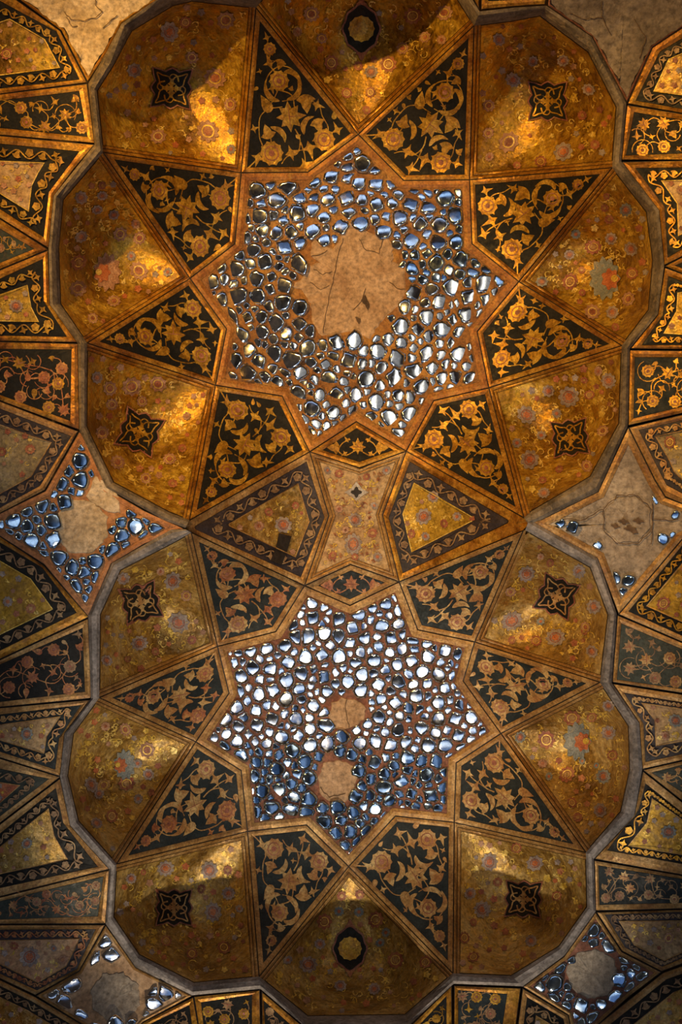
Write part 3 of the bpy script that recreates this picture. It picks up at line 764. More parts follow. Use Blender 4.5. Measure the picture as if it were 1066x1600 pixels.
def cartouche(parent, zf, c, h, rot, gold='orn', dark='black'):
    R = [1.28, 1.0, .80, .86, .92, .86, .80, 1.0]
    prof = []
    for i in range(32):
        a = 2 * pi * i / 32; q = (i % 8) / 8 * 8
        k = int(q); f = q - k
        prof.append((R[k % 8] * (1 - f) + R[(k + 1) % 8] * f))
    o_pts = [(c[0] + h * 1.16 * prof[i] * cos(rot + pi / 4 + 2 * pi * i / 32), c[1] + h * 1.16 * prof[i] * sin(rot + pi / 4 + 2 * pi * i / 32)) for i in range(32)]
    d_pts = [lerp(c, p, 0.92) for p in o_pts]
    h *= 1.14
    m = MB(zf, 0.016); m.area_fan(o_pts, c, 9); root = m.build('cartouche', 'redline', parent, label='dark lobed cartouche with red edge and gold strapwork')
    m = MB(zf, 0.020); m.area_fan(d_pts, c, 9); m.build('cartouche_field', dark, root)
    m = MB(zf, 0.025)
    for k in range(4):
        a = rot + pi / 4 + k * pi / 2
        ca, sa = cos(a), sin(a)
        loc = lambda x, y: (c[0] + h * (x * ca - y * sa), c[1] + h * (x * sa + y * ca))
        m.ribbon([loc(*q) for q in curve([(0.12, 0.12), (0.42, 0.26), (0.70, 0.10), (0.95, 0.0), (0.70, -0.12), (0.42, -0.26), (0.12, -0.12)], 3)], 2.0)
        b = a + pi / 4; cb, sb = cos(b), sin(b)
        l2 = lambda x, y: (c[0] + h * (x * cb - y * sb), c[1] + h * (x * sb + y * cb))
        m.ribbon([l2(*q) for q in curve([(0.30, 0.30), (0.55, 0.22), (0.62, 0.0), (0.45, -0.12), (0.36, 0.02)], 3)], 2.4, 1.2)
        q = l2(0.2, 0.0); m.fan(q, spiky(q, TULIP, h * 0.2, b))
    m.fan(c, circ(c, h * 0.14, 10, 5, 0.15))
    m.build('strapwork', gold, root)
def medallion(parent, zf, c, r, up=-1):
    m = MB(zf, 0.016); o_pts = [(c[0] + r * 1.5 * q * cos(a), c[1] + r * 1.75 * q * sin(a)) for a, q in ((2 * pi * i / 40, 1 + 0.05 * cos(8 * 2 * pi * i / 40) + 0.14 * max(0, abs(sin(2 * pi * i / 40)) - 0.8) * 5) for i in range(40))]
    m.area_fan(o_pts, c, 9); root = m.build('medallion', 'redline', parent, label='gold disc medallion ringed in black and red')
    m = MB(zf, 0.020); m.area_fan([lerp(c, p, 0.9) for p in o_pts], c, 9); m.build('medallion_ring', 'black', root)
    m = MB(zf, 0.025); m.area_fan(circ(c, r, 36, 12, 0.05), c, 9); m.build('medallion_disc', 'orn', root)
    for s in (-1, 1):
        q = (c[0], c[1] + s * r * 1.95); m = MB(zf, 0.017); m.fan(q, spiky(q, TULIP, r * 0.5, s * pi / 2)); m.build('finial', 'pet_red', root)
def big_flower(parent, zf, c, r, petals, side):
    m = MB(zf, 0.013); m.area_fan(circ(c, r, 44, 11, 0.13, 0, 0.8, 1.12), c, 9); o = m.build('great_rosette', petals, parent)
    h = (c[0] + side * r * 0.32, c[1] + 1)
    m = MB(zf, 0.018); m.fan(h, circ(h, r * 0.55, 30, 7, 0.16, 0, 0.85, 1.0)); m.build('heart', 'heart_red', o)
    h2 = (c[0] + side * r * 0.55, c[1]); m = MB(zf, 0.023); m.fan(h2, circ(h2, r * 0.2, 12)); m.build('stamen', 'tendril', o)
SHELLS = [
 ('A', 8, "eleven", 'with a dark cartouche and shaded rim', ('c', 268, 138, 31, 0.06), [(353, 32, 15, 'w'), (336, 122, 18, 'w'), (360, 163, 11, 'w'), (325, 205, 19, 'w'), (247, 213, 13, 'w'), (265, 50, 17, 'g'), (361, 233, 8, 'g'), (232, 240, 8, 'r'), (290, 35, 10, 'r'), (300, 90, 11, 'w'), (210, 110, 12, 'g')]),
 ('A', 0, "twelve", 'with a round gold medallion', ('m', 565, 45, 20, 0), [(607, 100, 14, 'r'), (645, 25, 15, 'r'), (694, 20, 14, 'w'), (664, 58, 10, 'w'), (629, 75, 10, 'w'), (542, 145, 9, 'r'), (579, 144, 9, 'r'), (580, 112, 11, 'g'), (518, 98, 13, 'r'), (487, 22, 13, 'w'), (465, 50, 8, 'w'), (560, 103, 8, 'r'), (690, 62, 8, 'w'), (503, 60, 9, 'w'), (573, 172, 8, 'r')]),
 ('A', 1, "one", 'with dark cartouche and bright lower crease', ('c', 856, 158, 30, 0.0), [(880, 237, 16, 'g'), (920, 140, 11, 'g'), (795, 222, 18, 'w'), (763, 208, 10, 'w'), (764, 165, 10, 'w'), (802, 125, 13, 'g'), (930, 226, 8, 'r'), (845, 252, 10, 'r'), (808, 258, 7, 'r'), (765, 245, 8, 'w'), (910, 180, 8, 'r'), (833, 96, 9, 'g'), (780, 62, 11, 'g'), (880, 95, 10, 'g')]),
 ('A', 2, "three", 'with one great blue-grey flower', ('f', 945, 435, 28, 1), [(927, 386, 14, 'r'), (891, 440, 14, 'r'), (847, 440, 10, 'b'), (900, 366, 8, 'b'), (945, 325, 7, 'r'), (952, 343, 8, 'r'), (978, 328, 11, 'b'), (955, 373, 10, 'g'), (986, 389, 12, 'g'), (926, 487, 13, 'w'), (957, 488, 11, 'g'), (982, 467, 12, 'w'), (988, 427, 10, 'r'), (910, 457, 6, 'r'), (909, 422, 6, 'r'), (890, 398, 9, 'g'), (948, 307, 6, 'r'), (962, 511, 7, 'r'), (890, 482, 9, 'w')]),
 ('A', 3, "five", 'with tilted cartouche and lilac rosettes', ('c', 891, 684, 28, -0.12), [(889, 620, 17, 'g'), (823, 648, 16, 'g'), (828, 718, 16, 'g'), (951, 595, 13, 'g'), (921, 617, 9, 'r'), (857, 611, 10, 'g'), (917, 728, 10, 'w'), (870, 646, 8, 'g'), (808, 692, 8, 'g'), (874, 733, 7, 'r'), (942, 673, 10, 'w'), (846, 680, 8, 'g'), (935, 580, 8, 'w'), (850, 770, 10, 'g'), (848, 750, 7, 'r'), (913, 594, 6, 'r')]),
 ('A', 6, "seven", 'with tilted cartouche and bright gold crease', ('c', 218, 675, 31, 0.35), [(206, 604, 16, 'w'), (247, 600, 14, 'w'), (172, 607, 12, 'w'), (152, 590, 10, 'g'), (265, 717, 11, 'w'), (160, 676, 11, 'w'), (184, 722, 12, 'w'), (175, 632, 10, 'w'), (228, 747, 9, 'w'), (270, 755, 8, 'r'), (285, 700, 7, 'r'), (292, 650, 7, 'w'), (222, 627, 9, 'w')]),
 ('A', 7, "nine", 'with great pink flower and shadow wedge', ('f', 168, 425, 25, -1), [(217, 423, 16, 'w'), (123, 410, 14, 'r'), (122, 451, 14, 'w'), (127, 370, 11, 'g'), (152, 328, 9, 'g'), (127, 309, 11, 'g'), (178, 336, 9, 'g'), (188, 366, 12, 'w'), (160, 306, 9, 'g'), (178, 470, 11, 'w'), (160, 290, 7, 'r'), (212, 350, 8, 'w'), (218, 372, 11, 'w'), (262, 425, 8, 'g'), (145, 497, 9, 'w'), (205, 400, 8, 'g')]),
 ('B', 8, "eleven", 'with a dark cartouche and pale sheen', ('c', 220, 942, 29, -0.25), [(270, 908, 15, 'g'), (279, 973, 18, 'g'), (218, 1005, 14, 'g'), (291, 931, 9, 'w'), (243, 1018, 7, 'r'), (193, 904, 11, 'g'), (167, 1032, 10, 'g'), (251, 893, 7, 'w'), (200, 1030, 6, 'r'), (300, 1000, 8, 'r'), (240, 870, 8, 'w')]),
 ('B', 7, "nine", 'with flaking paint and grey flowers', ('f', 195, 1195, 20, -1), [(230, 1172, 13, 'w'), (198, 1224, 14, 'r'), (143, 1226, 13, 'g'), (162, 1227, 12, 'y'), (232, 1210, 10, 'g'), (182, 1110, 9, 'w'), (151, 1286, 10, 'g'), (155, 1240, 9, 'g'), (215, 1193, 8, 'g'), (196, 1140, 11, 'w'), (216, 1248, 8, 'g'), (175, 1275, 11, 'r'), (165, 1135, 8, 'w')]),
 ('B', 6, "seven", 'with a dark cartouche and curved shadow', ('c', 272, 1418, 28, 0.0), [(259, 1357, 14, 'g'), (327, 1360, 15, 'g'), (333, 1425, 16, 'g'), (357, 1396, 11, 'g'), (293, 1336, 8, 'g'), (314, 1391, 6, 'r'), (224, 1363, 5, 'r'), (374, 1420, 7, 'g'), (315, 1388, 7, 'r'), (356, 1360, 8, 'r'), (260, 1470, 9, 'r'), (350, 1480, 11, 'r'), (300, 1490, 9, 'r'), (205, 1373, 9, 'g')]),
 ('B', 5, "six", 'with a small gold medallion', ('m', 547, 1482, 18, 0), [(507, 1440, 13, 'r'), (587, 1437, 14, 'r'), (482, 1507, 15, 'g'), (618, 1500, 14, 'r'), (639, 1471, 9, 'b'), (562, 1398, 8, 'r'), (665, 1503, 11, 'r'), (534, 1400, 8, 'r'), (561, 1425, 8, 'b'), (603, 1457, 8, 'b'), (530, 1424, 8, 'b'), (594, 1473, 8, 'b'), (500, 1475, 9, 'g'), (552, 1380, 6, 'b'), (585, 1410, 6, 'g'), (450, 1500, 8, 'g'), (532, 1540, 10, 'g'), (585, 1545, 10, 'g')]),
 ('B', 4, "five", 'with dark cartouche and diagonal seam', ('c', 818, 1405, 28, 0.05), [(765, 1347, 15, 'g'), (836, 1349, 14, 'g'), (754, 1421, 14, 'g'), (735, 1396, 10, 'g'), (807, 1325, 9, 'r'), (720, 1344, 9, 'w'), (726, 1465, 10, 'r'), (740, 1441, 7, 'r'), (852, 1332, 8, 'g'), (740, 1495, 10, 'r'), (778, 1378, 8, 'r'), (870, 1400, 9, 'r'), (722, 1422, 7, 'r'), (830, 1470, 10, 'g')]),
 ('B', 3, "three", 'with great grey flower and many rosettes', ('f', 902, 1158, 25, 1), [(894, 1122, 14, 'r'), (854, 1156, 15, 'r'), (886, 1210, 14, 'r'), (943, 1213, 12, 'b'), (951, 1145, 12, 'g'), (894, 1254, 9, 'r'), (938, 1266, 12, 'g'), (855, 1124, 8, 'b'), (813, 1152, 10, 'b'), (914, 1094, 9, 'r'), (951, 1103, 10, 'g'), (925, 1121, 9, 'r'), (903, 1277, 8, 'r'), (858, 1213, 7, 'b'), (868, 1115, 7, 'b'), (910, 1189, 6, 'b'), (932, 1196, 5, 'b'), (848, 1193, 8, 'w'), (920, 1081, 6, 'r'), (957, 1180, 9, 'r')]),
 ('B', 2, "one", 'with diamond-set cartouche and grey rosettes', ('c', 870, 932, 29, 0.35), [(800, 970, 18, 'g'), (868, 996, 16, 'g'), (823, 897, 14, 'g'), (905, 893, 12, 'g'), (928, 948, 12, 'g'), (925, 1018, 11, 'g'), (838, 1001, 9, 'r'), (915, 980, 9, 'w'), (845, 971, 7, 'b'), (862, 905, 6, 'r'), (798, 925, 9, 'w'), (820, 855, 9, 'w'), (860, 880, 7, 'r'), (913, 987, 6, 'r'), (800, 1000, 7, 'r'), (845, 870, 6, 'w')]),
]
def shell(which, i, clock, desc, feat, fl):
    apexes, rims, H = (A, RIM_A, HA) if which == 'A' else (B, RIM_B, HB)
    apex, rim = apexes[i], rims[i]
    zf = shell_h(apex, rim, H)
    P = [apex] + rim; n = len(P)
    c = centroid(P)
    root = empty('gilded_shell', U(c, zf(c)), label="gilded shell %s, %s o'clock in the %s dome" % (desc, clock, 'upper' if which == 'A' else 'lower'), cat='niche', group='gilded shells around the domes')
    side = lambda d, r: [d] + [r] * (n - 2) + [d]
    bm = 'border' if which == 'A' else 'border_b'
    gm = 'gild_a' if which == 'A' else 'gild_b'
    border(zf, P, inset(P, side(12.2, 2.4)), -0.004, 'ground', 'line', root, ridge=0.0)
    ed = [0, n - 1]
    border(zf, inset(P, side(0.9, 0.3)), inset(P, side(5.4, 0.3)), 0.004, 'border', bm, root, ed)
    border(zf, inset(P, side(6.4, 0.3)), inset(P, side(10.6, 0.3)), 0.004, 'border', bm, root, ed)
    Fp = inset(P, side(11.4, 1.6))
    # field: rays from the apex to the rim so that the crease stays true
    a = Fp[0]; rm = subdiv(Fp[1:], 9, False); V, Fc = [], []
    R = 18; zz = lambda p: zf(p) - 0.003
    V.append(U(a, zz(a)))
    for k in range(1, R + 1):
        t = (k / R) ** 0.8
        for q in rm: p = lerp(a, q, t); V.append(U(p, zz(p)))
    w = len(rm)
    for j in range(w - 1): Fc.append((0, 1 + j, 2 + j))
    for k in range(R - 1):
        for j in range(w - 1):
            b = 1 + k * w + j; Fc.append((b, b + w, b + w + 1, b + 1))
    mesh('field', V, Fc, gm, root, smooth=True)
    rng = random.Random(i * 31 + (0 if which == 'A' else 7))
    Q = inset(P, side(15, 7))
    tendrils(root, zf, Q, 125, i * 3 + (100 if which == 'A' else 200))
    for x, y, r, k in fl:
        if inside((x, y), Q): flower(root, zf, (x, y), r * 0.92, k, rng)
    # small blossoms between the rosettes
    done = [(x, y, r) for x, y, r, k in fl] + [(feat[1], feat[2], feat[3] * 1.3)]
    xs = [p[0] for p in Q]; ys = [p[1] for p in Q]
    for _ in range(160):
        p = (rng.uniform(min(xs), max(xs)), rng.uniform(min(ys), max(ys))); r = rng.uniform(3.2, 5.8)
        if not inside(p, Q) or any(hypot(p[0] - d[0], p[1] - d[1]) < d[2] + r + 3 for d in done): continue
        done.append((*p, r)); m = MB(zf, 0.0105); m.fan(p, circ(p, r, 15, 5, 0.22, rng.uniform(0, 6)))
        m.build('blossom', rng.choice(['pet_red', 'pet_pink', 'pet_grey', 'heart_red', 'tendril']), root)
    if feat[0] == 'c': cartouche(root, zf, (feat[1], feat[2]), feat[3], feat[4], 'orn' if which == 'A' else 'orn_b')
    elif feat[0] == 'm': medallion(root, zf, (feat[1], feat[2]), feat[3])
    else: big_flower(root, zf, (feat[1], feat[2]), feat[3], 'pet_pink' if (which, i) == ('A', 7) else 'pet_blue', feat[4])
    return root, zf
for s in SHELLS: shell(*s)

# ------------------------------------------------------------------ framed panels: gilt field in a dark scrolled band
def band_scroll(parent, zf, D, G, closed_edges, mat, seed):
    """running scroll along the dark band between outlines D and G"""
    rng = random.Random(seed)
    n = len(D)
    for i in closed_edges:
        a, b = lerp(D[i], G[i], 0.5), lerp(D[(i + 1) % n], G[(i + 1) % n], 0.5)
        l = hypot(b[0] - a[0], b[1] - a[1])
        if l < 14: continue
        dx, dy = (b[0] - a[0]) / l, (b[1] - a[1]) / l
        e = (D[(i + 1) % n][0] - D[i][0], D[(i + 1) % n][1] - D[i][1]); el = hypot(*e)
        wid = abs((G[i][0] - D[i][0]) * e[1] - (G[i][1] - D[i][1]) * e[0]) / el
        wid2 = abs((G[(i + 1) % n][0] - D[i][0]) * e[1] - (G[(i + 1) % n][1] - D[i][1]) * e[0]) / el
        h = min(wid, wid2); h = max(6, min(h, 22)) * 0.36
        per = h * 4.6; k = max(2, int(l / (per / 2)))
        m = MB(zf, 0.016)
        pts = []
        N_ = k * 6
        for j in range(N_ + 1):
            t = j / N_; s = t * k * pi
            pts.append((a[0] + dx * l * t - dy * h * 0.8 * sin(s), a[1] + dy * l * t + dx * h * 0.8 * sin(s)))
        m.ribbon(pts, 1.9)
        m.build('vine_scroll', mat, parent)
        for j in range(k):
            t = (j + 0.5) / k; s = 1 if j % 2 == 0 else -1
            p = (a[0] + dx * l * t + dy * h * 0.35 * s, a[1] + dy * l * t - dx * h * 0.35 * s)
            m = MB(zf, 0.018)
            if j % 3 == 1: m.fan(p, circ(p, h * 0.80, 15, 5, 0.15, rng.uniform(0, 6))); nm = 'rosette'
            else: m.fan(p, spiky(p, TULIP if j % 2 else LILY, h * 1.05, atan2(dy, dx) + s * 1.2)); nm = 'leaf'
            m.build(nm, mat, parent)
def framed(name, label, J, D, G, zf, fmat, bandmat, bmat, omat, flowers=(), edges=None, seed=1, group='gilt panels in dark scrolled bands', nt=30):
    c = centroid(J)
    root = empty(name, U(c, zf(c)), label=label, cat='panel', group=group)
    border(zf, J, [lerp(d, j, -0.1) for d, j in zip(D, J)], -0.004, 'ground', 'line', root, ridge=0.0)
    J0 = inset(J, 0.9)
    border(zf, J0, [lerp(d, j, 0.06) for d, j in zip(D, J)], 0.004, 'border', bmat, root)
    m = MB(zf, 0.003); n = len(D)
    for i in range(n):
        a, b, c2, d = D[i], D[(i + 1) % n], G[(i + 1) % n], G[i]
        k = max(1, int(hypot(b[0] - a[0], b[1] - a[1]) / 14))
        m.strip([lerp(a, b, q / k) for q in range(k + 1)], [lerp(d, c2, q / k) for q in range(k + 1)])
    m.build('band', bandmat, root)
    m = MB(zf, 0.005); m.area_fan(G, centroid(G), 12); m.build('field', fmat, root, smooth=True)
    # thin gilt fillet round the field
    m = MB(zf, 0.006); g2 = inset(G, 1.3); g3_ = G
    for i in range(n): m.strip([g3_[i], g3_[(i + 1) % n]], [g2[i], g2[(i + 1) % n]])
    m.build('fillet', 'tendril' if bmat == 'border' else 'border_b', root)
    band_scroll(root, zf, D, G, edges if edges is not None else range(n), omat, seed)
    Q = inset(G, 4); rng = random.Random(seed)
    if abs(area(Q)) > 500: tendrils(root, zf, Q, nt, seed + 5, 'tendril', 1.1, (7, 14))
    for x, y, r, k in flowers: flower(root, zf, (x, y), r, k, rng, 0.013)
    done = [(x, y, r) for x, y, r, k in flowers]; xs = [p[0] for p in Q]; ys = [p[1] for p in Q]
    for _ in range(60):
        p = (rng.uniform(min(xs), max(xs)), rng.uniform(min(ys), max(ys))); r = rng.uniform(3, 5)
        if not inside(p, Q) or any(hypot(p[0] - d[0], p[1] - d[1]) < d[2] + r + 5 for d in done): continue
        done.append((*p, r)); m = MB(zf, 0.0115); m.fan(p, circ(p, r, 15, 5, 0.2, rng.uniform(0, 6))); m.build('blossom', rng.choice(['pet_red', 'pet_grey', 'pet_pink']), root)
    return root
pl = framed('framed_panel', 'kite-shaped gilt panel with a missing black patch, beside the hourglass panel', [AT[5], A[5], WL, B[0], BT[8], (286, 825)], [(306, 822), (479, 722), (507, 809), (470, 901), (306, 827), (305, 824)], [(358, 818), (466, 755), (484, 815), (462, 871), (358, 822), (357, 820)], mid_h, 'gild_b', 'violet_black', 'border_b', 'orn_dull',
            [(443, 820, 13, 'g'), (405, 822, 8, 'w'), (420, 800, 7, 'r'), (462, 790, 6, 'r')], seed=3)
m = MB(mid_h, 0.022); q = [(436, 833), (456, 838), (448, 864), (440, 883), (423, 876), (431, 856)]; m.fan(centroid(q), q)
m.build('black_patch', 'line', pl, label='small black patch where the painting is lost')
framed('framed_panel', 'kite-shaped yellow gilt panel with grey rosette beside the hourglass panel, intact', [A[4], AT[3], (831, 815), BT[1], B[1], WR], [(641, 722), (792, 812), (793, 814), (792, 817), (630, 895), (608, 809)], [(647, 754), (741, 809), (742, 811), (741, 813), (643, 863), (629, 803)], mid_h, 'gild_yellow', 'violet_black', 'border', 'orn_dull',
       [(662, 807, 13, 'g'), (694, 818, 7, 'r'), (643, 834, 7, 'r'), (677, 776, 9, 'g'), (714, 807, 7, 'g'), (665, 838, 7, 'g')], seed=4)
# hourglass panel
def hourglass():
    P = [A[5], DA, A[4], WR, B[1], DB, B[0], WL]
    c = (556, 806); zf = mid_h
    root = empty('hourglass_panel', U(c, zf(c)), label='faded gilt hourglass panel with small flowers between the two domes', cat='panel')
    border(zf, P, inset(P, 11), -0.004, 'ground', 'line', root, ridge=0.0)
    border(zf, inset(P, 0.9), inset(P, 5.5), 0.004, 'border', 'border_b', root)
    border(zf, inset(P, 6.3), inset(P, 10), 0.004, 'border', 'border_b', root)
    m = MB(zf, 0.003); m.area_fan(inset(P, 10.6), c, 11); m.build('field', 'gild_pale', root, smooth=True)
    rng = random.Random(9); Q = inset(P, 14)
    tendrils(root, zf, Q, 70, 77, 'tendril', 1.1, (7, 15)); tendrils(root, zf, Q, 60, 78, 'orn_red', 1.2, (6, 12))
    fl = [(555, 812, 11, 'g'), (552, 850, 16, 'g'), (582, 833, 8, 'r'), (520, 868, 7, 'r'), (555, 890 - 20, 6, 'r'), (530, 740, 7, 'r'), (604, 735, 7, 'g'), (585, 790, 6, 'g'), (530, 795, 6, 'w'), (590, 870, 7, 'g'), (512, 735, 6, 'g'), (573, 745, 6, 'r'), (540, 828, 6, 'w')]
    for x, y, r, k in fl: flower(root, zf, (x, y), r, k, rng)
    d = (557, 769); m = MB(zf, 0.013); m.fan(d, [(d[0], d[1] - 17), (d[0] + 8, d[1] - 6), (d[0] + 19, d[1]), (d[0] + 8, d[1] + 6), (d[0], d[1] + 14), (d[0] - 8, d[1] + 6), (d[0] - 19, d[1]), (d[0] - 8, d[1] - 6)])
    o = m.build('lozenge_flower', 'pet_pale', root); m = MB(zf, 0.016); m.fan(d, circ(d, 7, 20, 4, 0.3)); m.build('heart', 'line', o)
hourglass()

# ------------------------------------------------------------------ outer ring of the vault
def ext(P, edge, x):
    """carry the two open ends of a panel cut by the frame on to x (its first and last point lie on the frame)"""
    P = list(P); a, b = P[0], P[1]; c, d = P[-1], P[-2]
    f = lambda p, q: (x, p[1] + (p[1] - q[1]) / ((p[0] - q[0]) or 1e-3) * (x - p[0]))
    return [f(a, b)] + P[1:-1] + [f(c, d)]
def sidepanel(label, J, D, G, left, fmat, bandmat, bmat, omat, flowers=(), seed=1, nt=16):
    e = -1 if left else 1; base = 0 if left else 1066
    n = len(J)
    framed('framed_panel', label, ext(J, e, base + e * 60), ext(D, e, base + e * 52), ext(G, e, base + e * 38), out_h, fmat, bandmat, bmat, omat, flowers, range(n - 1), seed, 'gilt panels in dark bands around the rim', nt)
def darkpanel(label, J, Fd, gmat, bmat, omats, seed, zf=out_h, left=None, size=1.0):
    if left is not None:
        e, base = (-1, 0) if left else (1, 1066)
        J, Fd = ext(J, e, base + e * 60), ext(Fd, e, base + e * 52)
    c = centroid(J); root = empty('dark_panel', U(c, zf(c)), label=label, cat='panel', group='dark arabesque panels around the rim')
    border(zf, J, inset(Fd, 2), -0.004, 'ground', 'line', root, ridge=0.0)
    border(zf, inset(J, 0.9), Fd, 0.004, 'border', bmat, root)
    m = MB(zf, 0.003); m.area_fan(inset(Fd, 0.5), centroid(Fd), 14); m.build('field', gmat, root)
    rng = random.Random(seed); Q = inset(Fd, 6); xs = [p[0] for p in Q]; ys = [p[1] for p in Q]; done = []
    for r, tries in ((12 * size, 40), (9 * size, 90), (6 * size, 160)):
        for _ in range(tries):
            p = (rng.uniform(min(xs), max(xs)), rng.uniform(min(ys), max(ys)))
            if not inside(p, Q) or any(hypot(p[0] - d[0], p[1] - d[1]) < (d[2] + r) * 1.0 for d in done): continue
            done.append((*p, r))
            k = rng.choice(['rosette', 'vine_leaf', 'rosette']) if r > 11 * size else rng.choice(['lily', 'tulip', 'palmette', 'lily'])
            motif(root, zf, k, p, r * (0.8 if k == 'rosette' else 0.95), rng.uniform(0, 6), rng.choice(omats), off=0.0065)
    m = MB(zf, 0.005)
    for i, d in enumerate(done):
        near = sorted((q for q in done[:i]), key=lambda q: hypot(q[0] - d[0], q[1] - d[1]))[:1]
        for q in near:
            mid = lerp(d, q, 0.5); mid = (mid[0] + (q[1] - d[1]) * 0.3, mid[1] - (q[0] - d[0]) * 0.3)
            m.ribbon(curve([d[:2], mid, q[:2]], 5), 1.4)
        if d[2] > 8.5 * size:
            a0 = rng.uniform(0, 6); pts = [p for p in arc(d[:2], d[2] * 1.35, a0, a0 + 3.6, 12)]
            if all(inside(p, inset(Fd, 2)) for p in pts): m.ribbon(pts, 1.6, 0.8)
    m.build('vine_scroll', omats[0], root)
    return root
# rim beyond the upper dome, counter-clockwise down the side with the plaster disc star
sidepanel('orange gilt panel in black scroll band beside the tan bare plaster corner', [(0, -14), (26, 0), (94, 48), (136, 129), (0, 147)], [(0, 2), (16, 11), (88, 49), (124, 124), (0, 138)], [(0, 34), (15, 29), (70, 61), (94, 106), (0, 118)], True, 'gild_a', 'black', 'border', 'orn', [(10, 84, 9, 'r')], 31)
darkpanel('black arabesque panel with bright gold flowers below the tan plaster corner', [(0, 147), (136, 131), (148, 224), (0, 211)], [(0, 157), (124, 142), (137, 214), (0, 200)], 'black', 'border', ['orn'], 32, left=True)
sidepanel('worn gilt panel in black band bent along the rib below bright arabesque panel', [(0, 212), (148, 226), (113, 267), (84, 307), (76, 388), (0, 341)], [(0, 225), (123, 237), (101, 267), (76, 300), (68, 370), (0, 326)], [(0, 251), (70, 254), (60, 270), (50, 290), (45, 331), (0, 303)], True, 'gild_pale', 'black', 'border', 'orn', [], 33)
darkpanel('small black triangle panel pointing at the rib of the upper dome near the pink-flower shell', [(0, 342), (75, 390), (0, 421)], [(0, 357), (54, 389), (0, 411)], 'green_black', 'border', ['orn', 'orn_dull'], 34, left=True, size=0.8)
sidepanel('gilt panel with pale grey flower in black band under the small black triangle', [(0, 422), (75, 391), (78, 475), (121, 535), (0, 533)], [(0, 436), (67, 405), (68, 470), (104, 526), (0, 524)], [(0, 460), (43, 445), (49, 480), (61, 503), (0, 502)], True, 'gild_yellow', 'black', 'border', 'orn', [(25, 478, 11, 'g')], 35)
darkpanel('black panel with crumbling orange arabesque beside the shell with tilted cartouche', [(0, 534), (122, 537), (124, 672), (0, 626)], [(0, 545), (112, 546), (110, 658), (0, 617)], 'black', 'border', ['orn_red', 'orn', 'orn_red'], 36, left=True)
sidepanel('greyed gilt panel in violet-black band above the blue mirror star', [(0, 627), (122, 674), (70, 766), (0, 802)], [(0, 639), (111, 682), (62, 759), (0, 793)], [(0, 663), (81, 691), (49, 745), (0, 772)], True, 'gild_grey', 'violet_black', 'border_b', 'orn_dull', [(47, 702, 8, 'r'), (3, 706, 7, 'r')], 37)
sidepanel('bright yellow gilt panel in black band below the blue mirror star', [(0, 838), (68, 883), (139, 964), (0, 1030)], [(0, 848), (66, 887), (119, 957), (0, 1016)], [(0, 876), (48, 904), (83, 952), (0, 992)], True, 'gild_yellow', 'black', 'border', 'orn_dull', [(48, 951, 8, 'r'), (12, 940, 8, 'g')], 38)
darkpanel('dark panel with rust-brown arabesque beside the pale-sheen shell of the lower dome', [(0, 1031), (138, 966), (143, 1091), (0, 1105)], [(0, 1038), (129, 981), (133, 1081), (0, 1097)], 'black', 'border_b', ['orn_red', 'orn_dull', 'orn_red'], 39, left=True)
sidepanel('pale gilt panel with grey-green flower in dark band beside the flaking shell', [(0, 1106), (143, 1093), (101, 1147), (94, 1213), (0, 1184)], [(0, 1117), (126, 1102), (92, 1154), (86, 1202), (0, 1174)], [(0, 1132), (95, 1119), (73, 1151), (69, 1178), (0, 1157)], True, 'gild_pale', 'teal', 'border_b', 'orn_b', [(42, 1147, 10, 'b')], 40)
sidepanel('small dark triangle panel with a brick-red core', [(0, 1185), (94, 1214), (0, 1286)], [(0, 1202), (76, 1217), (0, 1275)], [(0, 1222), (32, 1227), (0, 1255)], True, 'heart_red', 'green_black', 'border_b', 'orn_dull', [], 41)
sidepanel('dim gilt panel in black band under the triangle with brick-red core', [(0, 1288), (94, 1216), (110, 1290), (171, 1358), (0, 1401)], [(0, 1303), (87, 1232), (98, 1285), (152, 1354), (0, 1387)], [(0, 1323), (76, 1263), (85, 1306), (106, 1343), (0, 1366)], True, 'gild_b', 'black', 'border_b', 'orn_dull', [(42, 1318, 9, 'b')], 42)
darkpanel('dull green-black panel with small rusty flowers beside the shell with curved shadow', [(0, 1402), (171, 1359), (165, 1443), (0, 1444)], [(0, 1408), (162, 1369), (153, 1432), (0, 1437)], 'green_black', 'border_b', ['orn_red', 'orn_dull'], 43, left=True, size=0.75)
sidepanel('pinkish gilt panel with big grey rosette in violet band above the corner plaster disc', [(0, 1445), (164, 1445), (124, 1517), (55, 1555), (0, 1529)], [(0, 1453), (149, 1452), (120, 1514), (58, 1547), (0, 1521)], [(0, 1469), (125, 1466), (104, 1510), (59, 1536), (0, 1507)], True, 'gild_pink', 'violet_black', 'border_b', 'orn_red', [(46, 1495, 16, 'g'), (22, 1478, 7, 'r'), (98, 1500, 8, 'w'), (84, 1482, 5, 'g')], 44)
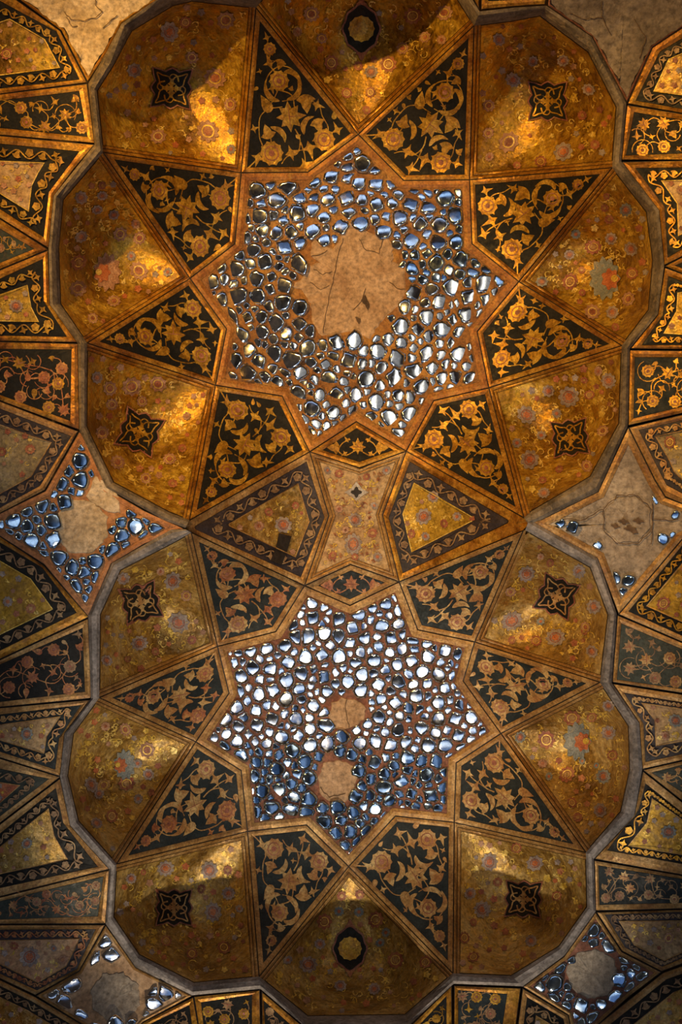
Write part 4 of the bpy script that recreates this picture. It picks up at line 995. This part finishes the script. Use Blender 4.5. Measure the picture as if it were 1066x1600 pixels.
# opposite side
sidepanel('shadowed gilt panel in black band beside the dark grey plaster corner', [(1066, 44), (1020, 74), (981, 162), (1066, 177)], [(1066, 61), (1032, 81), (994, 157), (1066, 170)], [(1066, 83), (1045, 92), (1021, 143), (1066, 149)], False, 'gild_b', 'black', 'border', 'orn_dull', [], 51)
darkpanel('black arabesque panel with gold flowers below the dark grey plaster corner', [(1066, 178), (980, 164), (971, 250), (1066, 250)], [(1066, 187), (991, 175), (978, 243), (1066, 240)], 'black', 'border', ['orn'], 52, left=False)
sidepanel('pale gilt panel in black leafy band bent along the rib near the blue-grey flower shell', [(1066, 251), (972, 253), (1030, 329), (1038, 415), (1066, 401)], [(1066, 262), (994, 263), (1039, 323), (1044, 402), (1066, 389)], [(1066, 281), (1033, 282), (1058, 318), (1060, 369), (1066, 366)], False, 'gild_pale', 'black', 'border', 'orn', [(1064, 297, 7, 'w')], 53)
darkpanel('tiny black triangle panel at the rib near the blue-grey flower shell', [(1066, 402), (1039, 416), (1066, 427)], [(1066, 410), (1054, 415), (1066, 419)], 'black', 'border', ['orn'], 54, left=False, size=0.6)
sidepanel('gilt panel in brown and black band under the tiny black triangle', [(1066, 428), (1039, 418), (1028, 491), (985, 545), (1066, 546)], [(1066, 440), (1045, 432), (1036, 493), (1004, 539), (1066, 539)], [(1066, 456), (1059, 457), (1057, 486), (1037, 521), (1066, 523)], False, 'gild_yellow', 'black', 'border', 'orn', [], 55)
darkpanel('blue-black panel with crisp gold arabesque beside the lilac-rosette shell', [(1066, 548), (984, 547), (982, 665), (1066, 646)], [(1066, 558), (992, 558), (990, 654), (1066, 636)], 'teal', 'border', ['orn'], 56, left=False)
sidepanel('grey-yellow gilt panel in black leafy band above the bare grey plaster star', [(1066, 648), (983, 668), (1024, 750), (1040, 776), (1066, 787)], [(1066, 657), (999, 672), (1034, 742), (1042, 757), (1066, 770)], [(1066, 672), (1024, 682), (1046, 720), (1053, 737), (1066, 750)], False, 'gild_grey', 'violet_black', 'border_b', 'orn_b', [(1047, 691, 10, 'r')], 57)
sidepanel('yellow gilt panel with red rosette in black scroll band below the bare grey plaster star', [(1066, 843), (967, 960), (1066, 1003)], [(1066, 853), (983, 955), (1066, 993)], [(1066, 880), (1010, 947), (1066, 972)], False, 'gild_yellow', 'black', 'border_b', 'orn', [(1037, 943, 11, 'r')], 58)
darkpanel('dull dark panel with brown arabesque beside the diamond-set cartouche shell', [(1066, 1004), (965, 961), (957, 1066), (1066, 1083)], [(1066, 1014), (971, 974), (964, 1062), (1066, 1077)], 'green_black', 'border_b', ['orn_dull', 'orn_b', 'orn_dull'], 59, left=False)
sidepanel('pale gilt panel with grey flower in dark leafy band beside the many-rosette shell', [(1066, 1085), (957, 1068), (999, 1130), (1004, 1202), (1066, 1188)], [(1066, 1098), (976, 1083), (1006, 1131), (1009, 1190), (1066, 1178)], [(1066, 1107), (1002, 1098), (1023, 1126), (1025, 1166), (1066, 1159)], False, 'gild_pale', 'violet_black', 'border_b', 'orn_b', [(1056, 1126, 11, 'b'), (1040, 1150, 7, 'w')], 60)
darkpanel('small dark triangle panel pointing at the rib near the many-rosette shell', [(1066, 1189), (1005, 1203), (1066, 1251)], [(1066, 1195), (1018, 1207), (1066, 1238)], 'green_black', 'border_b', ['orn_b'], 61, left=False, size=0.8)
sidepanel('dim yellow gilt panel in black leafy band under the small dark triangle', [(1066, 1253), (1005, 1205), (991, 1275), (929, 1342), (1066, 1367)], [(1066, 1270), (1009, 1225), (999, 1263), (950, 1328), (1066, 1349)], [(1066, 1280), (1019, 1247), (1011, 1285), (981, 1322), (1066, 1336)], False, 'gild_yellow', 'black', 'border_b', 'orn', [(1045, 1300, 12, 'b')], 62)
darkpanel('blue-black panel with a row of brown flowers beside the diagonal-seam shell', [(1066, 1368), (929, 1344), (931, 1423), (1066, 1420)], [(1066, 1373), (935, 1352), (937, 1414), (1066, 1411)], 'teal', 'border_b', ['orn_dull', 'orn_b'], 63, left=False, size=0.8)
sidepanel('pale worn gilt panel in violet-black band above the blue corner mirror star', [(1066, 1421), (932, 1425), (972, 1486), (1034, 1518), (1066, 1506)], [(1066, 1425), (946, 1429), (977, 1480), (1035, 1510), (1066, 1497)], [(1066, 1438), (967, 1439), (991, 1477), (1039, 1502), (1066, 1489)], False, 'gild_pale', 'violet_black', 'border_b', 'orn_dull', [(1045, 1466, 9, 'w')], 64)
# ends
def framed_end(label, J, d1, d2, fmat, seed, zf=out_h):
    framed('framed_panel', label, J, inset(J, d1), inset(J, d2), zf, fmat, 'black', 'border_b', 'orn_dull', [], range(len(J)), seed, 'gilt panels in dark bands around the rim', 10)
framed_end('very dark gilt corner panel below the corner plaster disc', [(-50, 1510), (0, 1531), (54, 1557), (132, 1603), (150, 1660), (-50, 1660)], 9, 24, 'gild_b', 71)
framed_end('dark gilt corner panel beside the blue corner mirror star', [(1036, 1520), (1120, 1490), (1120, 1660), (900, 1660), (936, 1600)], 12, 34, 'gild_b', 72)
framed_end('dark gilt panel in black band between blue corner star and narrow arabesque panels', [(817, 1544), (888, 1586), (905, 1660), (802, 1660)], 9, 26, 'gild_b', 73)
darkpanel('tiny dark wedge panel beside the corner plaster disc', [(302, 1558), (316, 1640), (200, 1620), (224, 1597)], [(296, 1570), (304, 1630), (222, 1615), (236, 1599)], 'black', 'border', ['orn_dull'], 74, size=0.7)
darkpanel('dark square panel with gold buds under the shell with curved shadow', [(303, 1557), (406, 1547), (408, 1650), (318, 1650)], [(314, 1566), (394, 1554), (394, 1640), (322, 1640)], 'black', 'border', ['orn_dull', 'orn'], 75, size=0.9)
darkpanel('dark wedge panel tucked under the small gold medallion shell, beside the square panel', [(409, 1549), (476, 1606), (500, 1650), (410, 1650)], [(412, 1563), (462, 1608), (480, 1640), (416, 1640)], 'black', 'border', ['orn_dull'], 76, size=0.7)
darkpanel('dark wedge panel with yellow buds between medallion shell and square gold-bud panel', [(706, 1540), (707, 1650), (610, 1650), (640, 1605)], [(698, 1556), (698, 1640), (632, 1640), (650, 1607)], 'black', 'border', ['orn'], 77, size=0.7)
darkpanel('dark square panel with gold buds under the diagonal-seam shell', [(710, 1540), (814, 1544), (800, 1650), (709, 1650)], [(716, 1547), (793, 1553), (780, 1640), (716, 1640)], 'teal', 'border', ['orn_dull', 'orn'], 78, size=0.9)
darkpanel('narrow gilt-edged black panel above the rib of the bright-crease shell', [(752, 15), (752, -50), (860, -50), (852, 7), (804, 10)], [(763, 2), (763, -42), (846, -42), (842, -3), (804, 0)], 'black', 'border', ['orn'], 79, size=0.7)
darkpanel('narrow gilt-edged black panel above the rib of the shaded-rim shell', [(262, -12), (300, -18), (404, -10), (404, -60), (262, -60)], [(270, -18), (300, -26), (394, -20), (394, -52), (270, -52)], 'black', 'border', ['orn'], 80, size=0.7)
darkpanel('gilt-edged black wedge above the round gold medallion shell', [(726, -28), (749, 15), (749, -60), (700, -60)], [(730, -34), (742, -14), (742, -52), (716, -52)], 'black', 'border', ['orn'], 81, size=0.6)

# ------------------------------------------------------------------ smaller mirror stars and bare plaster stars in the corners
def octagon(c, r, rot=0.39, sx=1.0, sy=1.0): return [(c[0] + r * sx * cos(rot + i * pi / 4), c[1] + r * sy * sin(rot + i * pi / 4)) for i in range(8)]
starL = [(124, 674), (142, 695), (166, 763), (226, 798), (289, 826), (226, 850), (174, 881), (138, 964), (69, 882), (0, 838), (-30, 820), (0, 802), (71, 767)]
def aimL(c, rng): return jit((HX, 1.9, 2.2) if rng.random() < 0.8 else SW_, 0.7, rng), 'mirror_blue'
mosaic('mirror_mosaic', 'small blue mirror star with round cream plaster disc in orange mortar', starL, out_h, [(13.5, 300), (10.5, 420), (8, 900), (5.5, 1200)], 21, 0.6, aimL, 'mortar_c',
       [(octagon((127, 823), 48, 0.39, 0.95, 0.95), 'plaster_cream'), ([(148, 742), (168, 752), (186, 775), (190, 802), (170, 800), (150, 790), (134, 776)], 'plaster_cream')], border_w=9, bmat='mortar_c', C=(127, 823))
starBR = [(931, 1425), (972, 1487), (1034, 1519), (980, 1560), (936, 1600), (903, 1658), (888, 1586), (817, 1542), (882, 1494)]
def aimBR(c, rng): return jit(SW_ if rng.random() < 0.45 else (0.5, -4.2, 1.2), 1.0, rng), 'mirror_blue'
mosaic('mirror_mosaic', 'small blue mirror star with grey plaster centre in the corner below pale panel', starBR, out_h, [(14, 300), (10, 500), (7, 900), (4.8, 1200)], 22, 0.7, aimBR, 'mortar_b',
       [(octagon((926, 1522), 45, 0.2, 0.95, 0.92), 'plaster_grey')], border_w=6, bmat='border_b', C=(926, 1525))
starBL = [(165, 1445), (212, 1511), (301, 1556), (224, 1597), (200, 1622), (150, 1660), (132, 1603), (56, 1556), (124, 1517)]
keepBL = lambda c: (c[1] < 1503 and c[0] < 172) or (c[1] > 1535 and c[0] > 240) or (c[0] < 112) or (c[1] > 1572)
mosaic('mirror_mosaic', 'broken corner star with white mirror chips around a round plaster disc', starBL, out_h, [(13, 300), (9.5, 500), (7, 900)], 23, 0.7, lambda c, rng: (jit(SW_, 0.8, rng), 'mirror'), 'plaster',
       [(octagon((180, 1558), 42, 0.3), 'plaster_grey')], keep=keepBL, border_w=5, bmat='border_b', C=(178, 1556))
starR = [(982, 667), (1024, 751), (1040, 777), (1066, 787), (1130, 812), (1066, 843), (1016, 902), (967, 960), (934, 873), (827, 814), (846, 812), (935, 768)]
spotsR = [(873, 817), (896, 830), (934, 848), (958, 900), (960, 912), (975, 918), (988, 904), (969, 926), (1046, 838), (1023, 764), (1034, 778), (1060, 795)]
pr = mosaic('plaster_star', 'bare grey-brown plaster star keeping a few mirror chips, with octagonal scar', starR, out_h, [(10, 400), (7.5, 800), (5.5, 1200)], 24, 1.2, lambda c, rng: (jit(SW_, 1.2, rng), 'mirror_blue'), 'plaster_grey',
       [(octagon((981, 812), 40, 0.39), 'plaster_grey')], keep=lambda c: any(hypot(c[0] - q[0], c[1] - q[1]) < 11 for q in spotsR), border_w=12, bmat='border_b', C=(975, 818), group='bare plaster stars of the vault')
q = octagon((981, 812), 41, 0.39)
cracks(pr, out_h, [q[i:] + q[:1] if i == 7 else [q[i], q[i + 1]] for i in range(8)] + [[(943, 795), (915, 812), (880, 812)], [(1020, 772), (1019, 850)], [(1019, 812), (1060, 812)]], 0.022, 1.3)
m = MB(out_h, 0.024)
for c, rr in (((975, 815), 7), ((985, 826), 8), ((998, 814), 7), ((962, 822), 6), ((992, 831), 5)): m.fan(c, circ(c, rr, 11, 4, 0.35, rr, 1.1, 0.6, 0.2))
m.build('stain', 'crack', pr)
def plaster_star(label, P, mat, bmat, C, lines, bw):
    root = empty('plaster_star', U(C, out_h(C)), label=label, cat='plaster', group='bare plaster stars of the vault')
    m = MB(out_h, 0.0); m.area_fan(P, C, 16); m.build('ground', 'line', root)
    border(out_h, inset(P, 0.8), inset(P, bw), 0.006, 'border', bmat, root)
    rng = random.Random(5); Q = subdiv(inset(P, bw), 7); Q = [(p[0] + rng.uniform(-2, 2), p[1] + rng.uniform(-2, 2)) for p in Q]
    m = MB(lambda p: out_h(p) - 0.012 - 0.004 * sin(p[0] * 0.19) * cos(p[1] * 0.23), 0.0); m.area_fan(Q, C, 9); m.build('bare_plaster', mat, root, smooth=True)
    cracks(root, out_h, lines, 0.02, 1.2)
plaster_star('tan bare plaster corner with brown scars beside the orange gilt panel', [(137, 128), (96, 48), (28, -2), (-20, -40), (100, -110), (250, -60), (258, -8), (190, 37), (165, 86)], 'plaster_cream', 'border', (135, 10), [[(100, 20), (112, 30), (130, 32), (155, 25), (160, 18)], [(104, 28), (112, 40), (122, 41)], [(160, 45), (175, 30), (185, 24)], [(143, -20), (150, 8), (160, 20)]], 5)
plaster_star('dark grey bare plaster corner with brick edge beside the bright-crease shell', [(980, 160), (926, 58), (856, 9), (860, -30), (960, -70), (1090, -60), (1110, 20), (1068, 42), (1020, 74)], 'plaster_dark', 'mortar_b', (975, 20), [[(940, 0), (942, 30), (955, 55)], [(890, 20), (910, 30), (940, 28)], [(990, 30), (1010, 60), (1000, 90)]], 4)
